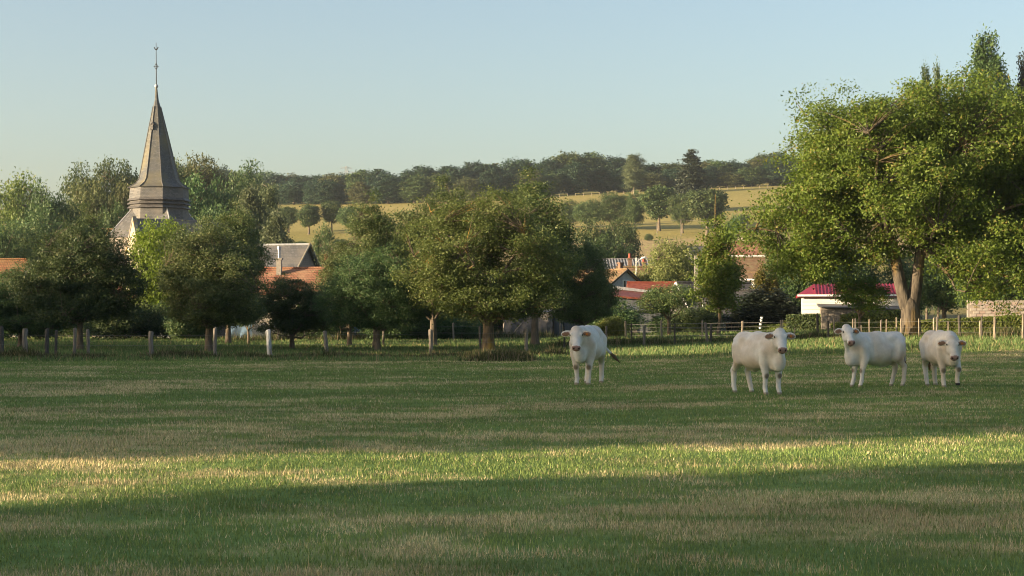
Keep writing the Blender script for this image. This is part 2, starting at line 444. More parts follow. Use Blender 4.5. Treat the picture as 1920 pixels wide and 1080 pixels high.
# ------------------------------------------------------------------ ground and grass
GREEN1 = np.array([0.118, 0.178, 0.052]); GREEN2 = np.array([0.225, 0.280, 0.078])
STRAW1 = np.array([0.39, 0.30, 0.15]); STRAW2 = np.array([0.62, 0.52, 0.31])
def dryness(x, y):
    a = R(38)
    u = x * math.cos(a) + y * math.sin(a); v = -x * math.sin(a) + y * math.cos(a)
    big = fbm(u * 0.10 + 105.115, v * 0.34 + 96.904, 3)
    u2 = x; v2 = y
    mid = fbm(u2 * 0.35 + 50, v2 * 0.8 + 21, 3)
    fine = fbm(x * 1.6 + 70, y * 2.4 + 11, 2)
    d = 0.38 * big + 0.27 * mid + 0.35 * fine
    return np.clip((d - 0.452 - 0.055 * sstep(22, 32, y)) / 0.12, 0, 1)
def ground_color(x, y):
    d = dryness(x, y)
    field = (1 - d)[:, None] * (GREEN1 * 1.15) + d[:, None] * (0.62 * STRAW1 + 0.38 * GREEN2)
    g = fbm(x * 0.7, y * 0.7, 2)[:, None]
    field = field * (0.8 + 0.4 * g)
    orchard = np.array([0.09, 0.135, 0.046]) * (0.7 + 0.6 * fbm(x * 0.5 + 8, y * 0.5, 3))[:, None]
    t = sstep(66, 72, y)[:, None]
    c = field * (1 - t) + orchard * t
    # village ground
    vill = np.array([0.10, 0.095, 0.055]) * np.ones((len(x), 1))
    t = sstep(140, 155, y)[:, None]
    c = c * (1 - t) + vill * t
    # hillside pasture, dry and golden, with mown bands
    n = fbm(x * 0.03 + 2, y * 0.03, 4)[:, None]
    n2 = fbm(x * 0.012 + 2, y * 0.05, 3)[:, None]
    past = (1 - n) * np.array([0.22, 0.20, 0.062]) + n * np.array([0.36, 0.285, 0.105])
    mown = np.array([0.35, 0.26, 0.145])
    m = (sstep(372, 385, y) * (1 - sstep(425, 432, y)))[:, None] * (0.6 + 0.4 * n2)
    past = past * (1 - m) + mown * m
    # greener meadow at the wood's edge on the left
    gm = (sstep(-60, -100, x + (y - 560) * 0.2) * sstep(520, 560, y))[:, None]
    past = past * (1 - gm) + np.array([0.15, 0.19, 0.09]) * gm
    t = sstep(255, 290, y)[:, None]
    c = c * (1 - t) + past * t
    return c

xs = np.unique(np.concatenate([np.arange(-900, -200, 25), np.arange(-200, -60, 7), np.arange(-60, -24, 1.5), np.arange(-24, 32, 0.8), np.arange(32, 70, 1.5), np.arange(70, 260, 7), np.arange(260, 901, 25)]))
ys = np.unique(np.concatenate([np.arange(-300, -20, 20), np.arange(-20, 6, 2), np.arange(6, 80, 0.6), np.arange(80, 160, 1.5), np.arange(160, 700, 6), np.arange(700, 1421, 30)]))
X, Y = np.meshgrid(xs, ys)
Xf, Yf = X.ravel(), Y.ravel()
Zf = terrain(Xf, Yf)
nx, ny = len(xs), len(ys)
ii = (np.arange(ny - 1)[:, None] * nx + np.arange(nx - 1)[None, :]).ravel()
F = np.stack([ii, ii + 1, ii + nx + 1, ii + nx], 1)
C = np.concatenate([ground_color(Xf, Yf), np.ones((len(Xf), 1))], 1)
me = make_mesh('ground', np.stack([Xf, Yf, Zf], 1), F, M['ground'], True, {'col': ('POINT', 'FLOAT_COLOR', C)})
tag(link('ground', me), kind='structure')

def blades(rng, x, y, h, w, col, lean=0.5):
    """one three-cornered blade for each root"""
    n = len(x)
    z = terrain(x, y)
    a = rng.rand(n) * 2 * math.pi
    la = rng.rand(n) * 2 * math.pi
    ln = lean * rng.rand(n) * h
    base = np.stack([x, y, z - 0.004], 1)
    side = np.stack([np.cos(a), np.sin(a), np.zeros(n)], 1) * (w / 2)[:, None]
    tip = base + np.stack([np.cos(la) * ln, np.sin(la) * ln, h], 1)
    V = np.stack([base - side, base + side, tip], 1).reshape(-1, 3)
    F = np.arange(3 * n).reshape(-1, 3)
    C = np.repeat(np.concatenate([col, np.ones((n, 1))], 1), 3, axis=0)
    return V, F, C

rng = np.random.RandomState(11)
NB = 720000
y = 8.2 + rng.rand(NB) ** 1.45 * 65.0
x = (rng.rand(NB) * 2 - 1) * (y * 0.34 + 1.5)
d = dryness(x, y)
isdry = rng.rand(NB) < (0.06 + 0.74 * d)
col = np.where(isdry[:, None], STRAW1 + (STRAW2 - STRAW1) * rng.rand(NB, 1), GREEN1 + (GREEN2 - GREEN1) * rng.rand(NB, 1))
clump = fbm(x * 2.2 + 3, y * 2.2, 2)
col = col * (0.62 + 0.76 * fbm(x * 0.45 + 31, y * 0.9 + 17, 3))[:, None] * (0.7 + 0.6 * rng.rand(NB, 1))
h = (0.020 + 0.036 * rng.rand(NB) ** 1.5) * (0.55 + 0.9 * clump) * (1 + y * 0.004)
h = np.where(rng.rand(NB) < 0.004, h * 2.2, h)
w = (0.0048 + 0.004 * rng.rand(NB)) * (1 + np.maximum(y - 12, 0) / 18)
V, F, C = blades(rng, x, y, h, w, col, 0.7)
o = link('meadow_grass', make_mesh('meadow_grass', V, F, M['grass'], False, {'col': ('POINT', 'FLOAT_COLOR', C)}))
tag(o, 'short mown meadow grass with straw coloured patches across the field', 'grass', kind='stuff')

# longer grass of the orchard behind the front fence, and the unmown strip under the wires
NB = 150000
y = 66 + rng.rand(NB) * 62
x = (rng.rand(NB) * 2 - 1) * (y * 0.33 + 2)
col = (np.array([0.085, 0.135, 0.044]) + np.array([0.085, 0.095, 0.034]) * rng.rand(NB, 1)) * (0.65 + 0.7 * fbm(x * 0.5 + 8, y * 0.5, 3))[:, None]
dry = rng.rand(NB) < 0.10
col[dry] = STRAW1 * 0.9
h = (0.10 + 0.14 * rng.rand(NB)) * (0.4 + fbm(x * 0.8, y * 0.8, 2))
w = 0.03 + 0.03 * rng.rand(NB)
V, F, C = blades(rng, x, y, h, w, col, 0.8)
o = link('orchard_grass', make_mesh('orchard_grass', V, F, M['grass'], False, {'col': ('POINT', 'FLOAT_COLOR', C)}))
tag(o, 'longer green grass under the orchard trees behind the front fence', 'grass', kind='stuff')

parts = []
def strip(a, b, n, spread, hmin, hmax, dark):
    t = rng.rand(n)
    q = a[None, :2] * (1 - t)[:, None] + b[None, :2] * t[:, None] + rng.randn(n, 2) * np.array([0.15, spread])
    lump = fbm(q[:, 0] * 0.9 + 3, q[:, 1] * 0.9, 2)
    hh = (hmin + (hmax - hmin) * rng.rand(n)) * np.clip(lump * 1.9 - 0.35, 0.1, 1.5)
    col = (np.array([0.055, 0.075, 0.022]) * (1 - dark) + np.array([0.075, 0.065, 0.035]) * dark) * (0.6 + 0.9 * rng.rand(n, 1))
    dr = rng.rand(n) < 0.22
    col[dr] = np.array([0.22, 0.17, 0.10])
    return blades(rng, q[:, 0], q[:, 1], hh, 0.03 + 0.035 * rng.rand(n), col, 0.7)
spots = [(gp(-60, 674), gp(470, 672), 9000, 0.5, 0.15, 0.5, 0.4), (gp(470, 672), gp(1060, 668), 9000, 0.5, 0.12, 0.45, 0.3),
         (gp(868, 676), gp(992, 676), 5000, 0.9, 0.18, 0.5, 0.3), (gp(1040, 652), gp(1400, 640), 6000, 1.0, 0.2, 0.5, 0.1),
         (gp(1400, 640), gp(2000, 634), 12000, 0.8, 0.2, 0.55, 0.1), (gp(430, 640), gp(1040, 634), 9000, 0.7, 0.3, 0.9, 0.2),
         (gp(-60, 632), gp(430, 634), 6000, 0.8, 0.3, 0.9, 0.3)]
nv = 0; Vs = []; Fs = []; Cs = []
for s in spots:
    V, F, C = strip(*s)
    Vs.append(V); Fs.append(F + nv); Cs.append(C); nv += len(V)
o = link('tall_weeds', make_mesh('tall_weeds', np.concatenate(Vs), np.concatenate(Fs), M['grass'], False, {'col': ('POINT', 'FLOAT_COLOR', np.concatenate(Cs))}))
tag(o, 'tall unmown grass and weeds along the fence lines and tree foot', 'weeds', kind='stuff')
# ------------------------------------------------------------------ trees
def bez(p0, p1, p2, n):
    t = np.linspace(0, 1, n)[:, None]
    return (1 - t) ** 2 * p0 + 2 * t * (1 - t) * p1 + t * t * p2

def leaf_quads(rng, cen, size, outward=None, up=0.5, out_w=0.5, narrow=0.5):
    n = len(cen)
    nrm = rng.randn(n, 3)
    nrm /= np.linalg.norm(nrm, axis=1)[:, None]
    nrm[:, 2] += up
    if outward is not None:
        nrm += out_w * outward
    nrm /= np.linalg.norm(nrm, axis=1)[:, None] + 1e-6
    a = np.cross(nrm, rng.randn(n, 3)); a /= np.linalg.norm(a, axis=1)[:, None] + 1e-6
    b = np.cross(nrm, a)
    s = (size * (0.6 + 0.8 * rng.rand(n)))[:, None]
    V = np.stack([cen - a * s * 0.5 - b * s * narrow * 0.55, cen + a * s * 0.62, cen - a * s * 0.38 + b * s * narrow * 0.75 + nrm * s * 0.12], 1).reshape(-1, 3)
    F = np.arange(3 * n).reshape(-1, 3)
    return V, F

def tree_meshes(name, seed, lobes, tr, fork, nl, ncl, lpc, leaf, cr, bark, flat=0.6, top=None, gap=0.0, shell=0.45, droop=0.0, nb=None, forks=None, zmin=None, up=0.5, tw=1.0, stems=None, narrow=0.55, shoots=0.0):
    """lobes: (cx,cy,cz,rx,ry,rz); returns (trunk mesh, crown mesh, height, width)"""
    rng = np.random.RandomState(seed)
    lob = np.array(lobes, float)
    vol = lob[:, 3] * lob[:, 4] * lob[:, 5]
    pick = rng.choice(len(lob), ncl, p=vol / vol.sum())
    dirs = rng.randn(ncl, 3); dirs /= np.linalg.norm(dirs, axis=1)[:, None]
    rad = shell + (1 - shell) * rng.rand(ncl) ** 0.6
    # uneven outline: some directions bulge, some fall short
    ph = rng.rand(6) * 6.28
    az = np.arctan2(dirs[:, 1], dirs[:, 0])
    bulge = 1 + 0.10 * np.sin(3 * az + ph[0] + 2 * dirs[:, 2]) + 0.08 * np.sin(5 * az + ph[1] + 4 * dirs[:, 2]) + 0.06 * rng.randn(ncl)
    bulge = np.minimum(bulge, 1.16)
    c = lob[pick, :3] + dirs * (rad * bulge)[:, None] * lob[pick, 3:]
    if zmin is not None:
        c[:, 2] = np.maximum(c[:, 2], zmin + rng.rand(ncl) * 0.5)
    if gap:
        g = fbm(c[:, 0] * 0.55 + seed, c[:, 2] * 0.55 + c[:, 1] * 0.3, 2)
        c = c[g > gap]
    ncl = len(c)
    if shoots:       # long upright shoots over the crown
        zt = c[:, 2] + 0.25 * np.abs(c[:, 0])
        up_ = np.argsort(-zt)[:int(0.22 * ncl)]
        up_ = up_[rng.rand(len(up_)) < 0.28]
        c[up_, 2] += shoots * (0.3 + rng.rand(len(up_)))
        c[up_, :2] *= 1.0 + 0.25 * rng.rand(len(up_), 1)
    V = []; F = []; n = 0
    def add(Pts, rr, k):
        nonlocal n
        v, f = tube_arrays(Pts, rr, k); V.append(v); F.append(f + n); n += len(v)
    forks = forks or [(0, 0, fork)]
    pts_all = []
    if top:          # one leader to the top
        k = 10
        z = np.linspace(0, top, k)
        Pt = np.stack([0.02 * top * np.sin(z * 0.5 + seed), 0.02 * top * np.cos(z * 0.4), z], 1); Pt[0, :2] = 0
        add(Pt, tr * (1 - 0.93 * z / top), 7)
        pts_all.append(Pt[2:])
        nl = 0
    else:
        for fk in forks:
            if len(forks) > 1:      # one bole, then the fork
                zb = 2.15
                if fk is forks[0]:
                    zz = np.linspace(-0.25, zb - 0.1, 9)
                    add(np.stack([0.03 * np.sin(zz * 2), 0 * zz, zz], 1), tr * 1.12 * np.array([1.6, 1.22, 1.06, 1.0, 0.96, 0.94, 0.90, 0.75, 0.35]), 14)
                Pt = bez(np.array([fk[0] * 0.18, 0, zb - 0.7]), np.array([fk[0] * 0.70, 0, zb + 0.6]), np.array(fk, float), 7)
                add(Pt, tr * np.linspace(0.80, 0.52, 7), 10)
                continue
            Pt = bez(np.zeros(3), np.array([fk[0] * 0.1 + 0.1 * tr, 0, fk[2] * 0.55]), np.array(fk, float), 7)
            Pt[0, 2] = -0.25
            rr = np.linspace(1.0, 0.72, 7) * tr; rr[0] *= 1.55; rr[1] *= 1.12
            if len(forks) > 1:
                rr *= np.where(np.arange(7) > 3, 0.82, 1.0)
            add(Pt, rr, 9)
        # limb targets spread through the crown
        idx = [int(rng.randint(ncl))]
        dmin = np.linalg.norm(c - c[idx[0]], axis=1)
        for _ in range(nl - 1):
            j = int(np.argmax(dmin * (0.7 + 0.3 * rng.rand(ncl)))); idx.append(j)
            dmin = np.minimum(dmin, np.linalg.norm(c - c[j], axis=1))
        for j in idx:
            tgt = c[j]
            fd = [np.linalg.norm(tgt[:2] - np.array(f[:2])) for f in forks]
            s = np.array(forks[int(np.argmin(fd))], float)
            tgt = s + (tgt - s) * 0.9
            mid = s + (tgt - s) * np.array([0.42, 0.42, 0.62]) + rng.randn(3) * 0.08 * np.linalg.norm(tgt - s)
            Pt = bez(s - np.array([0, 0, 0.15]), mid, tgt, 8)
            Pt[2:-1] += rng.randn(5, 3) * 0.035 * np.linalg.norm(tgt - s)
            add(Pt, np.linspace(tr * (0.50 if nl < 15 else 0.36), tr * 0.07, 8), 6)
            pts_all.append(Pt[2:])
    A = np.concatenate(pts_all)
    nb = nb if nb is not None else ncl
    for q in c[:nb]:
        dd = np.linalg.norm(A - q, axis=1) + np.maximum(0, A[:, 2] - q[2] + 0.15) * 0.7
        s = A[int(np.argmin(dd))]
        mid = (s + q) / 2 + np.array([0, 0, 0.12 * np.linalg.norm(q - s)]) + rng.randn(3) * 0.05
        add(bez(s, mid, q, 4), np.linspace(tr * 0.10, tr * 0.025, 4) * tw, 4)
    trunk = make_mesh(name + '_trunk', np.concatenate(V), np.concatenate(F), bark, True)
    # leaves gathered on the twigs
    cnt = np.maximum(4, (lpc * (0.5 + rng.rand(ncl))).astype(int))
    own = np.repeat(np.arange(ncl), cnt)
    g = rng.randn(len(own), 3) * np.array([1, 1, flat]) * cr * 0.62
    L = c[own] + g
    if droop:
        L[:, 2] -= droop * np.abs(rng.rand(len(own))) * np.linalg.norm(g[:, :2], axis=1) * 1.6
    cen = (lob[:, :3] * vol[:, None]).sum(0) / vol.sum()
    out = L - cen; out /= np.linalg.norm(out, axis=1)[:, None] + 1e-6
    v, f = leaf_quads(rng, L, leaf, out, up=up, narrow=narrow)
    r = np.clip(0.25 + 0.5 * rng.rand(ncl)[own] + 0.35 * rng.randn(len(own)) * 0.6, 0, 1)
    crown = make_mesh(name + '_crown', v, f, M['leaf_mid'], False, {'rnd': ('POINT', 'FLOAT', np.repeat(r, 3))})
    hi = np.percentile(v[:, 2], 99.7); wd = np.percentile(v[:, 0], 99) - np.percentile(v[:, 0], 1)
    return trunk, crown, hi, wd

def put_tree(name, label, cat, kind, loc, height=None, width=None, leafm='leaf_mid', rz=0.0, group=None, barkm=None):
    tm, cm, H, W = KIND[kind]
    sz = height / H if height else 1.0
    sx = width / W if width else sz
    o = thing(name, label, cat, loc, rz, group)
    o.scale = (sx, sx, sz)
    c = link('crown', cm, o)
    c.material_slots[0].link = 'OBJECT'; c.material_slots[0].material = M[leafm]
    t = link('trunk', tm, o)
    if barkm:
        t.material_slots[0].link = 'OBJECT'; t.material_slots[0].material = M[barkm]
    return o

KIND = {}
def kind(k, *a, **kw):
    KIND[k] = tree_meshes(k, *a, **kw)

# old orchard trees (metres)
kind('apple_a', 1, [(0, 0, 4.2, 2.6, 2.5, 2.0), (-1.6, 0, 3.0, 1.9, 1.9, 1.4), (1.7, 0.3, 3.1, 1.9, 1.9, 1.5), (0, -0.3, 2.3, 2.6, 2.4, 0.7)], 0.20, 1.5, 8, 560, 170, 0.088, 0.40, M['bark'], gap=0.38, shoots=0.5)
kind('apple_b', 2, [(0.3, 0, 4.4, 2.4, 2.4, 2.2), (-1.7, 0, 3.1, 1.8, 1.8, 1.6), (1.6, -0.3, 2.9, 2.0, 1.8, 1.3), (0, -0.3, 2.2, 2.5, 2.4, 0.7)], 0.22, 1.4, 7, 560, 170, 0.088, 0.40, M['bark'], gap=0.39, shoots=0.6)
kind('apple_c', 3, [(-0.4, 0, 4.0, 2.3, 2.3, 2.3), (1.2, 0, 4.9, 1.7, 1.8, 1.7), (-1.6, 0.2, 2.8, 1.5, 1.6, 1.1), (0.6, -0.2, 2.4, 2.0, 1.9, 0.8)], 0.19, 1.3, 8, 500, 165, 0.088, 0.38, M['bark'], gap=0.38, shoots=0.6)
kind('pear', 4, [(0, 0, 4.5, 1.9, 1.9, 2.5), (0.6, 0, 6.6, 1.2, 1.2, 1.5), (-0.9, 0, 5.6, 1.0, 1.0, 1.3), (1.0, 0, 3.4, 1.4, 1.5, 1.2)], 0.19, 1.5, 8, 500, 160, 0.088, 0.37, M['bark'], gap=0.37, shoots=0.7)
kind('cherry', 5, [(-0.5, 0, 5.2, 3.0, 2.8, 2.4), (1.3, 0.4, 4.2, 2.6, 2.4, 2.0), (-1.9, 0, 3.8, 2.0, 2.0, 1.6), (0.2, 0, 2.6, 3.0, 2.6, 1.0)], 0.32, 1.6, 9, 860, 175, 0.085, 0.44, M['bark_lichen'], gap=0.34, shoots=0.45)
kind('small_fruit', 6, [(0, 0, 2.6, 1.5, 1.5, 0.9), (-0.8, 0, 2.2, 1.0, 1.0, 0.7)], 0.11, 1.2, 6, 150, 95, 0.08, 0.34, M['bark_lichen'], gap=0.25)
kind('slender', 8, [(0, 0, 2.6, 1.15, 1.1, 1.5), (0.05, 0, 4.3, 0.75, 0.7, 1.4), (0.05, 0, 6.0, 0.32, 0.32, 1.1)], 0.11, 1.0, 0, 210, 80, 0.11, 0.36, M['bark_lichen'], top=6.8, gap=0.26, shell=0.2)
# village and valley trees
kind('round_a', 21, [(0, 0, 7.4, 4.0, 4.0, 4.0), (-1.8, 0, 5.0, 2.8, 3, 3.0), (2, 0, 5.6, 2.7, 3, 3.2)], 0.35, 2.4, 8, 380, 80, 0.25, 0.90, M['bark'], nb=150, gap=0.27, shoots=0.7)
kind('round_b', 22, [(0.6, 0, 8.0, 3.4, 3.4, 3.6), (-1.9, 0, 5.8, 2.8, 3, 3.2), (1.9, 0.5, 4.6, 2.9, 3, 3.0)], 0.35, 2.2, 8, 380, 80, 0.25, 0.90, M['bark'], nb=150, gap=0.28, shoots=0.7)
kind('round_c', 23, [(0, 0, 6.0, 4.4, 4.2, 3.4), (-1.4, 0, 8.4, 2.4, 2.6, 2.4), (2.4, 0, 7.2, 2.2, 2.2, 2.4)], 0.35, 2.0, 8, 380, 80, 0.25, 0.85, M['bark'], nb=150, gap=0.28, shoots=0.7)
kind('airy', 24, [(0, 0, 6.0, 2.2, 2.2, 4.0), (-1.2, 0, 4.2, 1.6, 1.6, 2.4), (0.9, 0, 8.5, 1.2, 1.2, 2.4), (-0.7, 0, 9.2, 0.8, 0.8, 1.8)], 0.22, 1.5, 0, 300, 75, 0.21, 0.60, M['bark_pale'], top=10.5, nb=120, gap=0.30, shell=0.3)
kind('bush', 25, [(0, 0, 1.5, 1.7, 1.4, 1.3), (-1.0, 0, 1.1, 1.1, 1.2, 0.9), (1.1, 0, 1.2, 1.2, 1.2, 1.0)], 0.07, 0.35, 6, 190, 75, 0.12, 0.42, M['bark'], nb=60, zmin=0.1)
kind('willow', 26, [(0, 0, 4.6, 3.4, 3.4, 2.6), (-1.8, 0, 3.6, 2.0, 2.2, 1.9), (1.8, 0, 3.8, 2.0, 2.2, 2.0)], 0.3, 1.5, 7, 340, 100, 0.20, 0.7, M['bark'], droop=0.8, nb=120, narrow=0.3)
kind('poplar', 27, [(0, 0, 12, 2.8, 2.8, 9), (0.2, 0, 20, 2.5, 2.5, 5.4), (0.1, 0, 24.2, 1.5, 1.5, 2.6), (-1.7, 0, 16.5, 1.2, 1.4, 6.0), (1.9, 0, 15.0, 1.2, 1.4, 6)], 0.5, 2, 0, 1000, 55, 0.32, 0.62, M['bark'], top=25.5, flat=1.3, nb=120, gap=0.2, shell=0.25)
kind('cypress', 28, [(0, 0, 2.4, 0.85, 0.85, 2.5), (0, 0, 4.2, 0.5, 0.5, 1.5)], 0.12, 0.4, 0, 210, 80, 0.15, 0.32, M['bark'], top=5.2, flat=1.8, nb=20, shell=0.3, zmin=0.1)
# hillside parkland trees with clear stems
kind('park_a', 31, [(0, 0, 7.2, 4.0, 4.0, 3.2), (-1, 0, 5.6, 3.0, 3, 2.0), (1.2, 0, 8.4, 2.6, 2.6, 2.2)], 0.34, 3.6, 6, 190, 65, 0.42, 1.0, M['bark'], nb=50)
kind('park_b', 32, [(0.3, 0, 7.6, 3.2, 3.2, 3.8), (-0.8, 0, 5.8, 2.8, 2.8, 2.4)], 0.34, 3.2, 6, 190, 65, 0.42, 1.0, M['bark'], nb=50)
# the wood on the ridge
kind('wood_a', 41, [(0, 0, 8.4, 4.6, 4.4, 4.4), (-2, 0, 5, 3.2, 3.2, 4.2), (2.2, 0, 5.2, 3.2, 3.2, 4.4)], 0.4, 2, 5, 260, 48, 0.55, 1.25, M['bark'], nb=20, zmin=0.6)
kind('wood_b', 42, [(0.8, 0, 9.2, 3.8, 3.8, 4.0), (-1.6, 0, 6, 3.8, 3.6, 5.0), (2, 0, 4.6, 3.4, 3.2, 4.0)], 0.4, 2, 5, 260, 48, 0.55, 1.2, M['bark'], nb=20, zmin=0.6)
kind('wood_c', 43, [(0, 0, 6.5, 3.2, 3.2, 5.5), (0, 0, 11, 1.9, 1.9, 2.8), (1.4, 0, 4.4, 2.6, 2.6, 3.6)], 0.35, 2, 5, 250, 48, 0.52, 1.1, M['bark'], nb=20, zmin=0.6, gap=0.22)
kind('wood_d', 44, [(-0.6, 0, 7.6, 4.8, 4.4, 3.8), (1.9, 0, 9.6, 2.8, 2.8, 3.0), (0, 0, 4, 4.6, 4.2, 3.6)], 0.4, 2, 5, 260, 48, 0.55, 1.25, M['bark'], nb=20, zmin=0.6)

KIND['cedar'] = tree_meshes('cedar', 51, [(0, 0, 6, 4.6, 4.6, 4), (0.3, 0, 12, 3.4, 3.4, 4), (-0.3, 0, 17, 2.2, 2.2, 3), (0, 0, 20.5, 1.0, 1.0, 1.8), (1.0, 0, 15, 2.4, 2, 0.8), (-1.4, 0, 11, 3, 2.5, 0.8), (-0.9, 0, 19, 1.5, 1.4, 0.6)], 0.4, 2, 0, 420, 60, 0.5, 0.95, M['bark'], top=21.5, flat=0.3, nb=150, gap=0.2, shell=0.3)
KIND['walnut'] = tree_meshes('walnut', 9, [(0.2, 0.3, 7.7, 5.8, 5.2, 3.8), (-4.5, 1.5, 5.2, 3.3, 2.8, 2.7), (5.0, -0.2, 5.2, 4.4, 4.4, 3.6), (-2.8, 0, 9.0, 3.1, 3.2, 2.5), (2.4, 0, 9.6, 3.8, 3.6, 2.7), (6.0, 0, 8.2, 3.0, 3.0, 2.6), (-5.2, 2.0, 3.9, 2.2, 1.8, 1.1)],
    0.42, 2.0, 20, 2900, 125, 0.112, 0.53, M['bark_walnut'], gap=0.30, shoots=0.45, forks=[(-0.80, 0, 4.6), (0.55, 0.1, 4.5)], tw=0.7, shell=0.35, nb=1500)

def row_tree(name, label, kindk, px, ptop, wpx, d, leafm, group=None, rz=None, cat='tree', barkm=None):
    g = ground_at(px, d)
    h = P(px, ptop, d)[2] - g[2]
    w = wpx * d / FPX
    return put_tree(name, label, cat, kindk, (g[0], g[1], g[2] - 0.03), h, w, leafm, rz if rz is not None else (px * 1.7) % 6.28, group, barkm)

# -- the front row and the old fruit trees behind it
OR = 'old fruit trees of the orchard'
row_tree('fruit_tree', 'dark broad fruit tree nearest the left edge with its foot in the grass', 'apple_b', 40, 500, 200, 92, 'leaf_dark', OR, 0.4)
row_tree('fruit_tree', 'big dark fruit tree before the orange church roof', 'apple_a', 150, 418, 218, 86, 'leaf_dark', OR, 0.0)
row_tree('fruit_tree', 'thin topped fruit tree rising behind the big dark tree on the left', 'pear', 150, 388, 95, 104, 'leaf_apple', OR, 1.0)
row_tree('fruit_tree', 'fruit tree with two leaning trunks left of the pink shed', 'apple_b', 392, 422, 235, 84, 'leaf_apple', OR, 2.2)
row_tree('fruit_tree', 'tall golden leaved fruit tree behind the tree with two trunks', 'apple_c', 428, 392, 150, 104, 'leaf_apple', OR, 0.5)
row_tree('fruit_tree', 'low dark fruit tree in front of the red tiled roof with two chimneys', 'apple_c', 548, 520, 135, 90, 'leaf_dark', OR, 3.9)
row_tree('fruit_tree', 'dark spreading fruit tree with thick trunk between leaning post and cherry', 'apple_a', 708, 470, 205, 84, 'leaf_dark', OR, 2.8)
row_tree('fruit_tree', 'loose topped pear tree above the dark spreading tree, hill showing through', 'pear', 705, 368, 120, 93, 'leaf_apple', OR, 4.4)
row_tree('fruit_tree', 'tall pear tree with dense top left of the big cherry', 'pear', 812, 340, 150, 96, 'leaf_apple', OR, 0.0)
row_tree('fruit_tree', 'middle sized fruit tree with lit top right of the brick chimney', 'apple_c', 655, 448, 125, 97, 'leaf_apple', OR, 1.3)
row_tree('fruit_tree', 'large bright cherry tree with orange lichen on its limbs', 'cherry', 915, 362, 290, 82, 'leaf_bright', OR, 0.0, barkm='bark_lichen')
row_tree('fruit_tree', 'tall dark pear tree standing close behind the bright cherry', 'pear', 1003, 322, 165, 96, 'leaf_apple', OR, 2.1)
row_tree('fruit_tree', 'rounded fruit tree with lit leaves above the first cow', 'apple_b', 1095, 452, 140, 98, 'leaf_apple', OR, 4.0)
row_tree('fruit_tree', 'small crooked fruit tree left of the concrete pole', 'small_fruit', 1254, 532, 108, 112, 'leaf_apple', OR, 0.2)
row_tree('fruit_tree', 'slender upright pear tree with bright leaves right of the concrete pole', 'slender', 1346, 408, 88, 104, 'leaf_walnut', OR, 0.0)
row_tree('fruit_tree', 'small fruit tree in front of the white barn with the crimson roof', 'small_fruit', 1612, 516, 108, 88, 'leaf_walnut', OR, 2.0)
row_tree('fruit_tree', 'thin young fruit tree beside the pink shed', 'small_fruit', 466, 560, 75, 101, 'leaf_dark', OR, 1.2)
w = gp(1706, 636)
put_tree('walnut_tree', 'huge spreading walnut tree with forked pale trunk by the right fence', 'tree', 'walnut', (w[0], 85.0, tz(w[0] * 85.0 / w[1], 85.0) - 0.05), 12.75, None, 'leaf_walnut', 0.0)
bpy.data.objects['walnut_tree'].location.x = gx(1706, 85.0)

